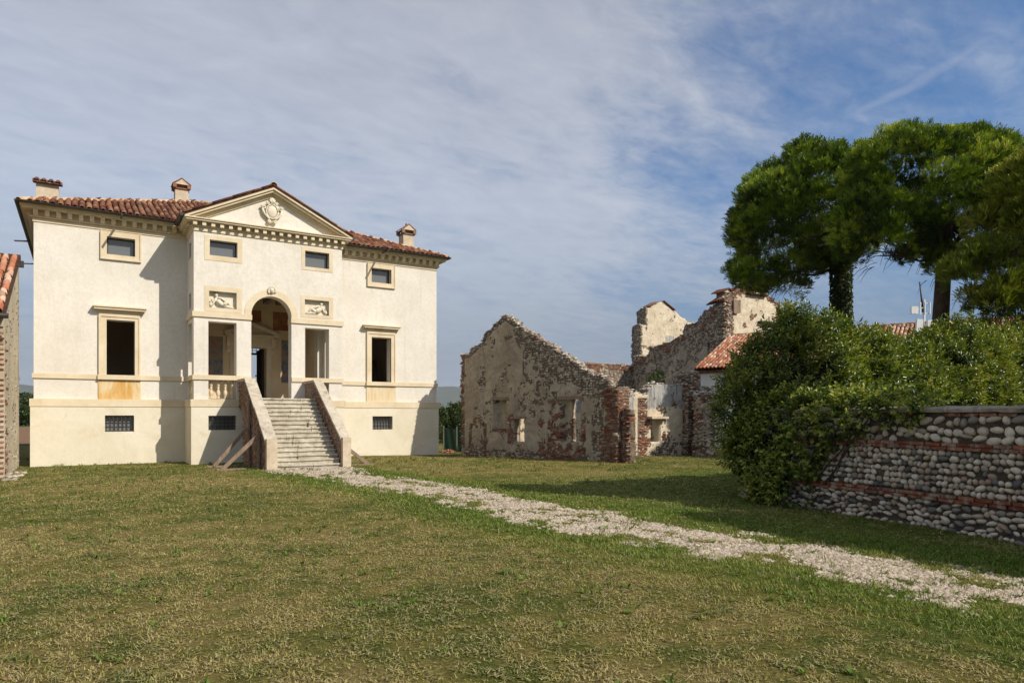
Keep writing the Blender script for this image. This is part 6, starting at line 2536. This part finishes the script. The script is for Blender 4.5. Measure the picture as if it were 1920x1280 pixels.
def make_hedge():
    H = thing('laurel_hedge', 'tall glossy evergreen hedge rising behind the cobble wall', 'hedge', (12.2, 9.7, 0))
    E = [(12.62, 9.95, 1.52, .72, .8, 1.35), (13.15, 9.85, 1.75, .85, .88, 1.78), (13.8, 9.7, 1.85, 1.0, .95, 1.93), (14.75, 9.75, 1.8, 1.05, .92, 1.92), (15.7, 9.7, 1.8, 1.0, .95, 1.93),
         (16.65, 9.75, 1.75, 1.0, .92, 1.80), (17.6, 9.7, 1.65, 1.05, .95, 1.60), (18.6, 9.75, 1.75, 1.05, .92, 1.80), (19.6, 9.7, 1.85, 1.05, .95, 1.95), (20.6, 9.75, 1.95, 1.05, .92, 2.12), (21.6, 9.7, 1.95, 1.05, .95, 2.15), (22.6, 9.75, 1.95, 1.05, .95, 2.2), (23.6, 9.75, 1.95, 1.05, .95, 2.2)]
    E = [(a * .93, b * .93, 1.7 + (c - 1.7) * .93, p * .93, q * .93, r * .93) for a, b, c, p, q, r in E]
    core(E, H, .62)
    shoot_foliage('foliage', E, 300, .105, .36, LAUREL, 'leaf_glossy', H, .30, .45)
    Y = thing('tall_shrubs', 'tall dense shrubs behind the near end of the cobble wall', 'shrubs', (12.0, 0, 0))
    E2 = [(11.75, 2.2 - k * 1.25, 2.6 + .15 * (k % 2), 1.1, 1.1, 2.8) for k in range(8)]
    core(E2, Y, .80)
    foliage('foliage', E2, 450, .15, .42, LAUREL, 'leaf_glossy', Y, .2, .4)
    tops = []
    for e in E[:11]:
        for k in range(16):
            a, r = random.random() * 6.28, random.random() ** .5 * .8
            zz = e[2] + e[5] * math.sqrt(max(0, 1 - r * r)) - .12
            tops.append((e[0] + e[3] * r * math.cos(a), e[1] + e[4] * r * math.sin(a), zz, random.uniform(.14, .42)))
    sprigs(H, tops)
    Tt = thing('tall_tree', 'slender tall tree with a high crown behind the near end of the cobble wall', 'tree', (13.6, 3.8, 0))
    MB().tube([(13.6, 3.8, -.2), (13.65, 3.8, 3.5), (13.8, 3.8, 6.8)], [.13, .10, .06], 8).build('trunk', 'bark', Tt, True)
    E3 = [(13.8, 3.8, 6.7, .8, .8, .9), (13.85, 3.8, 7.6, .9, .9, 1.0), (13.75, 3.75, 8.4, .7, .7, .8)]
    core(E3, Tt, .7)
    foliage('crown', E3, 450, .14, .45, LAUREL, 'leaf_matt', Tt, .25, .35)
    I = thing('ivy_shrub', 'mass of dark ivy spilling over the broken end of the cobble wall', 'ivy', (11.6, 8.8, 0))
    E = [(11.75, 9.05, 1.22, .66, .6, .95), (11.6, 8.75, 1.08, .62, .6, 1.0), (11.4, 8.2, 1.12, .54, .6, .92), (11.3, 8.35, .5, .5, .6, .58), (11.12, 7.75, .95, .34, .45, .5), (11.1, 7.95, .35, .34, .5, .42), (11.15, 7.55, 1.42, .46, .5, .60), (11.04, 6.95, 1.62, .40, .5, .42), (10.92, 6.35, 1.72, .36, .5, .31), (10.82, 5.8, 1.78, .32, .45, .20)]
    core(E[:4], I, .70)
    shoot_foliage('foliage', E, 560, .072, .70, IVY, 'leaf_matt', I, .34, .34, 7, .17)
    st = MB()
    for k in range(4):
        s = random.uniform(.9, 2.0)
        p = [CW0 + CWD * (s + .25 * q) + CWN * .06 for q in range(5)]
        st.tube([(p[q][0], p[q][1], .5 + .3 * q + random.uniform(-.08, .08)) for q in range(5)], [.014, .013, .012, .01, .006], 5)
    st.build('stems', 'bark', I)


make_hedge()


RV = Vector((.847, -.531, 0))     # used to set out the crowns of the pines in plan
FV = Vector((.531, .847, 0))


def make_pine(label, base, lobes, trunk_r, ivy, pal, fork, pad_d=3.9, lean=0.0, size=1.0):
    base = (base[0] * size, base[1] * size, 0)
    lobes = [(a * .95 + .06, f_, z - .36, r_ * .93, rz_ * .93) for a, f_, z, r_, rz_ in lobes]
    lobes = [(a * size, f_ * size, 1.7 + (z - 1.7) * size, r_ * size, rz_ * size) for a, f_, z, r_, rz_ in lobes]
    trunk_r, fork, lean = trunk_r * size, 1.7 + (fork - 1.7) * size, lean * size
    pad_d = pad_d / size ** 1.3
    T = thing('umbrella_pine', label, 'pine tree', base, 'umbrella pines behind the hedge')
    b = Vector(base)
    ztop = fork
    t = MB()
    pts = [b + Vector((0, 0, -.2)), b + Vector((0, 0, 1.5)) + RV * lean * .1, b + Vector((0, 0, ztop * .55)) + RV * lean * .4, b + Vector((0, 0, ztop)) + RV * lean]
    t.tube(pts, [trunk_r * 1.25, trunk_r * 1.05, trunk_r * .95, trunk_r * .75], 12)
    tr = t.build('trunk', 'bark', T, True)
    top = pts[-1]
    lim = MB()
    for (dr, df, z, rr, rz) in lobes:
        c = b + RV * dr + FV * df + Vector((0, 0, z))
        for k in range(3):
            e = c + RV * random.uniform(-.6, .6) * rr + FV * random.uniform(-.6, .6) * rr + Vector((0, 0, random.uniform(-.3, .4) * rz))
            s = top - Vector((0, 0, random.uniform(0, 1.6)))
            m1 = s.lerp(e, .45) + Vector((0, 0, -.15 * (e - s).length * random.uniform(.2, 1)))
            lim.tube([s, m1, e], [trunk_r * .26, trunk_r * .14, trunk_r * .04], 6)
    lim.build('limbs', 'bark', T, True)
    # hanging bare twigs below the crown
    tw = MB()
    for k in range(90):
        dr, df, z, rr, rz = random.choice(lobes)
        c = b + RV * (dr + random.uniform(-.8, .8) * rr) + FV * (df + random.uniform(-.8, .8) * rr) + Vector((0, 0, z - rz * .75))
        o = (c - top)
        o.z = 0
        o = o.normalized() if o.length > .01 else RV
        q = c + o * random.uniform(.2, .8) - Vector((0, 0, random.uniform(.15, .8)))
        tw.tube([c, c.lerp(q, .5) + Vector((0, 0, .12)), q], [.016, .010, .004], 4, False)
    tw.build('twigs', 'bark', T)['kind'] = 'stuff'
    # needles: tufts gathered in rounded pads on the outside of every bough
    C, CN = [], []
    E = np.array([(*(b + RV * dr + FV * df + Vector((0, 0, z))), rr, rr, rz) for dr, df, z, rr, rz in lobes])
    Pc, Nc = ell_points(E, pad_d, .22, .25)
    Pi, Ni = ell_points(E, pad_d * .9, .22, 1.2)
    Pc, Nc = np.concatenate([Pc, Pi]), np.concatenate([Nc, Ni])
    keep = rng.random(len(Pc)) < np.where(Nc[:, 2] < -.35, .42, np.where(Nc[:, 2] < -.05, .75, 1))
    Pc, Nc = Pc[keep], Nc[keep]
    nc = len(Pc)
    tone = np.clip(rng.normal(.40, .27, nc) + .12 * (Nc[:, 2] > .2), 0, 1)  # pads facing up get a lighter colour, sunlight painted on their tops
    R = (.26 + .24 * rng.random(nc)) * size
    TF = 38
    u = unit(nc * TF)
    axc = Nc * .6 + np.array([0, 0, .6])
    axc /= np.linalg.norm(axc, axis=1, keepdims=True)
    u += np.repeat(axc, TF, 0) * .55
    u /= np.linalg.norm(u, axis=1, keepdims=True)
    P = np.repeat(Pc, TF, 0) + u * np.repeat(R, TF)[:, None] * np.array([1, 1, .8]) * (rng.random((nc * TF, 1)) ** .4)
    n = len(P)
    ax = u * .6 + np.array([0, 0, .55]) + np.repeat(axc, TF, 0) * .3
    ax /= np.linalg.norm(ax, axis=1, keepdims=True)
    K = 13
    A = np.repeat(ax, K, 0)
    d = A * (.8 + .5 * rng.random((n * K, 1))) + unit(n * K) * .6
    d /= np.linalg.norm(d, axis=1, keepdims=True)
    off = np.repeat(P, K, 0) + A * (rng.random((n * K, 1)) * .08)
    L = (.13 + .09 * rng.random(n * K)) * size
    s = np.cross(d, unit(n * K))
    s /= np.linalg.norm(s, axis=1, keepdims=True) + 1e-9
    w = (.013 + .009 * rng.random(n * K)) * size
    V = np.stack([off, off + d * L[:, None] + s * w[:, None] * .6, off + d * L[:, None] - s * w[:, None] * .6], 1).reshape(-1, 3)
    F = np.arange(n * K)[:, None] * 3 + np.array([[0, 1, 2]])
    pal = np.array(pal)
    t = np.clip(np.repeat(tone, TF) + rng.normal(0, .10, n), 0, 1) * (len(pal) - 1.001)
    i = t.astype(int)
    c = pal[i] + (pal[i + 1] - pal[i]) * (t - i)[:, None]
    c = np.repeat(c, K, 0) * (.75 + .5 * rng.random((n * K, 1)))
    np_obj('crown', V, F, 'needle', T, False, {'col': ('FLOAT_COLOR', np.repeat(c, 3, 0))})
    if ivy:
        m = 9000
        z = 1.0 + rng.random(m) * (ztop - .4)
        a = rng.random(m) * 6.283
        r = trunk_r * (1.0 + .22 * rng.random(m))
        Pn = np.stack([b.x + r * np.cos(a), b.y + r * np.sin(a), z], 1)
        Nn = np.stack([np.cos(a), np.sin(a), 0 * a], 1)
        D = unit(m) * .6 + Nn * .5 - np.array([0, 0, .6])
        D /= np.linalg.norm(D, axis=1, keepdims=True)
        pl = np.array(DARK)
        cc = pl[rng.integers(0, len(pl), m)]
        leaf_mesh('ivy', Pn, D, Nn + unit(m) * .4, .09 + .05 * rng.random(m), .08 + .04 * rng.random(m), cc, 'leaf_matt', T)
    return T


PINE = [(.020, .046, .006), (.055, .102, .009), (.120, .190, .014), (.25, .33, .026), (.36, .41, .05)]  # light tones stand in for sunlit tufts, dark ones for shade
PINE_Y = [(.045, .068, .008), (.115, .150, .014), (.22, .25, .024), (.33, .34, .045)]
make_pine('umbrella pine with ivy clad trunk, leftmost of the pines', (20.6, 13.0, 0),
          [(-1.3, 0, 8.5, 2.0, 1.75), (-.1, .4, 8.9, 1.5, 1.45), (-2.35, -.2, 7.7, 1.25, 1.35), (-2.0, .6, 7.0, 1.3, .9), (-2.95, 0, 6.75, .65, .8), (-.6, 0, 7.9, 1.5, 1.1), (-1.9, .3, 6.6, 1.0, .6)], .25, True, PINE, 7.6, size=1.364)
make_pine('umbrella pine with dark bare trunk and highest crown, middle of the pines', (23.2, 11.4, 0),
          [(-1.0, 0, 9.5, 1.75, 1.6), (1.1, .3, 9.4, 1.7, 1.6), (-2.0, 0, 8.1, 1.25, 1.25), (2.3, 0, 8.7, 1.4, 1.6), (.2, -.4, 8.1, 1.7, 1.2), (-1.2, .3, 7.8, 1.4, .8), (1.4, 0, 7.8, 1.4, .9), (2.6, 0, 7.2, 1.1, .8), (-1.9, .2, 7.3, .9, .6), (.9, .3, 6.9, .9, .55)], .26, False, PINE, 8.0, lean=.35, size=1.136)
make_pine('lower yellow green umbrella pine at the right edge', (20.1, 7.3, 0),
          [(.2, 0, 7.2, 1.4, 1.3), (-.75, 0, 5.8, 1.05, .75), (-1.75, 0, 5.35, .75, .55), (-.2, 0, 4.75, .85, .55), (1.5, 0, 6.3, 1.5, 1.3), (-1.0, .2, 6.6, .7, .55), (.9, -.4, 5.2, 1.0, .7), (-.55, .2, 4.3, .8, .5), (-1.35, .1, 4.75, .6, .4)], .22, False, PINE_Y, 5.2, size=1.30)


def bush(name, label, cat, base, E, dens, ln, pal, group=None, m='leaf_matt', asp=.5, trunk=None):
    T = thing(name, label, cat, base, group)
    if trunk:
        MB().tube([(base[0], base[1], -.2), (base[0], base[1], trunk[1])], [trunk[0], trunk[0] * .6], 7).build('trunk', 'bark', T, True)
    core(E, T, .72)
    foliage('crown' if trunk else 'foliage', E, dens, ln, asp, pal, m, T, .3, .35)
    return T


FIG = [(.06, .10, .012), (.10, .15, .018), (.16, .20, .03), (.2, .22, .05)]
T = thing('fig_shrub', 'bright green leafy shrub growing on top of the sunlit ruin wall', 'shrub', (20.85, 21.6, 2.9))
foliage('foliage', [(20.7, 21.6, 3.1, .26, .22, .26), (21.0, 21.6, 3.25, .22, .2, .32)], 420, .13, .6, FIG, 'leaf_matt', T)
MB().tube([(20.85, 21.6, 2.5), (20.8, 21.6, 2.9), (20.7, 21.6, 3.2)], [.025, .02, .01], 5).tube([(20.82, 21.6, 2.85), (21.0, 21.6, 3.4)], [.02, .008], 5).build('stem', 'bark', T)

# behind the villa and the ruin
bush('garden_hedge', 'dark hedge seen in the gap between the villa and the ruined gable', 'hedge', (19.0, 38.0, 0),
     [(17.2 + k * 1.3, 38.0 + .2 * (k % 2), .95, .95, .8, 1.05 + .15 * (k % 3)) for k in range(6)], 500, .13, DARK)
bush('young_tree', 'slender dark tree just behind the right corner of the villa', 'tree', (17.0, 38.2, 0), [(17.0, 38.2, 1.9, .6, .6, 1.3), (17.1, 38.2, 2.9, .4, .4, .6), (16.9, 38.2, 2.3, .7, .5, .5)], 330, .15, LAUREL, trunk=(.07, 2.2))
bush('round_tree', 'round crowned tree far off beyond the garden hedge', 'tree', (50, 93, 0), [(50, 93, 1.9, 2.6, 2.6, 1.5), (52.5, 94, 1.5, 2.2, 2.2, 1.2)], 60, .35, [(.05, .07, .02), (.09, .105, .03), (.13, .13, .05)], trunk=(.2, 1.5))
GRP = 'trees beyond the field in the gap left of the villa'
for k, (x, y, h, lb) in enumerate(((-6.9, 121, 4.6, 'tallest dark tree seen through the narrow gap left of the villa'), (-5.2, 124, 3.0, 'low bushy tree in the gap, close to the villa corner'), (-9.2, 126, 3.4, 'rounded tree in the gap, close to the farm building'))):
    bush('field_tree', lb, 'tree', (x, y, 0), [(x, y, h * .55, 1.5, 1.5, h * .45), (x + .9, y, h * .4, 1.2, 1.2, h * .32)], 55, .4, DARK, GRP, trunk=(.15, h * .4))
# long tree belt on the horizon
TB = []
for k in range(170):
    a = math.radians(-20 + 125 * k / 170 + random.uniform(-.3, .3))
    R = random.uniform(330, 420)
    h = random.uniform(2.5, 6.5)
    TB.append((R * math.sin(a), R * math.cos(a), h * .5, random.uniform(3, 6), random.uniform(3, 6), h * .55))
P, N = ell_points(TB, 3, .3, .8)
n = len(P)
D = unit(n)
pl = np.array(DARK)
o = leaf_mesh('tree_belt', P, D, N + unit(n) * .5, np.full(n, 1.3), np.full(n, 1.0), pl[rng.integers(0, len(pl), n)], 'leaf_matt', None)
tag(o, 'distant belt of trees along the horizon behind the fields', 'trees', kind='stuff')


def make_net():
    Nn = thing('net_fence', 'dark green netting fence between posts at the back corner of the ruined barn', 'fence', (14.7, 28.4, 0))
    pts = [(14.15, 28.5), (14.75, 28.35), (15.5, 28.2)]
    for (x, y) in pts:
        MB().tube([(x, y, -.2), (x, y, 1.12)], .03, 6).build('post', 'pole', Nn)
    nb = 24
    V, F = [], []
    for k in range(nb + 1):
        t = k / nb
        x, y = pts[0][0] + (pts[2][0] - pts[0][0]) * t, pts[0][1] + (pts[2][1] - pts[0][1]) * t - .035
        for j in range(7):
            z = -.05 + 1.08 * j / 6
            V.append((x, y + .03 * math.sin(k * 1.1 + j * .5), z + .03 * math.sin(k * .7) * (j == 6)))
    for k in range(nb):
        for j in range(6):
            F.append((k * 7 + j, (k + 1) * 7 + j, (k + 1) * 7 + j + 1, k * 7 + j + 1))
    MB().raw(V, F).build('netting', 'net', Nn)
    m = 60
    x = 13.75 + rng.random(m) * .55
    y = 27.6 + rng.random(m) * .4
    z = ground_z(x, y) + rng.random(m) * .14 * (1 - np.abs(x - 14.0) / .5)
    e = np.ones(m)
    a = .05 + .05 * rng.random(m)
    v, ff, q = dome_stones(np.stack([x, y, z], 1), np.stack([e, 0 * e, 0 * e], 1), np.stack([0 * e, e, 0 * e], 1), np.stack([0 * e, 0 * e, e], 1), a, a * .8, .05 + .04 * rng.random(m))
    o = np_obj('rubble_heap', v, ff, 'brick', None, False, {'tint': ('FLOAT', np.repeat(rng.random(m), q))})
    tag(o, 'small heap of broken bricks on the grass by the villa corner', 'rubble', kind='stuff')


make_net()


def make_mast():
    k = 1.52
    x, y = 14.05 * k, 7.12 * k
    A = thing('antenna_mast', 'grey steel mast with white panel antennas rising behind the hedge', 'antenna mast', (x, y, 0))
    Z = lambda z: 1.7 + (z - 1.7) * k
    O = lambda z, r=0.0, f=0.0: Vector((x, y, Z(z))) + RV * r * k + FV * f * k
    MB().tube([(x, y, 0), O(3.95)], .034, 8).build('pole', 'grey_metal', A, True)
    MB().tube([O(3.7, -.02), O(4.3, -.09)], [.03, .018], 6).build('whip', 'metal_dark', A, True)
    MB().bar(O(3.29, -.14, -.05), O(3.56, -.12, -.05), .12 * k, .05 * k, tuple(FV)).build('panel_antenna', 'white_metal', A)
    d = MB()
    c = O(3.74, -.21, -.03)
    d.bar(c - RV * .10, c + RV * .10, .06, .22)
    d.build('dish', 'white_metal', A)
    MB().bar(O(3.80), c, .035).build('arm', 'grey_metal', A)
    br = MB()
    for z in (3.68, 3.88):
        br.bar(O(z, -.09), O(z, .10), .028)
    for s in (-.09, 0, .10):
        br.bar(O(3.66, s, -.02), O(3.90, s, -.02), .028)
    br.build('bracket', 'white_metal', A)
    MB().bar(O(3.41, .07, -.05), O(3.54, .07, -.05), .09 * k, .06 * k, tuple(FV)).build('junction_box', 'white_metal', A)
    MB().tube([O(3.42, .07, -.05), O(3.2, .06, -.05), O(2.95, .0, -.05)], .022, 6).build('cable', 'white_metal', A, True)


make_mast()


# ------------------------------------------------------------------ the air: pale even haze round the whole scene
def make_haze():
    b = MB().box((-8200, -8200, -4.0), (8200, 8200, 380.0))
    m = bpy.data.materials.new('haze')
    m.use_nodes = True
    nt = m.node_tree
    nt.nodes.clear()
    out = nt.nodes.new('ShaderNodeOutputMaterial')
    v = nt.nodes.new('ShaderNodeVolumePrincipled')
    v.inputs['Color'].default_value = (0.80, 0.88, 1.0, 1)
    v.inputs['Density'].default_value = 0.00006
    v.inputs['Anisotropy'].default_value = 0.0
    nt.links.new(v.outputs[0], out.inputs['Volume'])
    M['haze'] = m
    o = b.build('haze', 'haze')
    tag(o, kind='stuff')


make_haze()
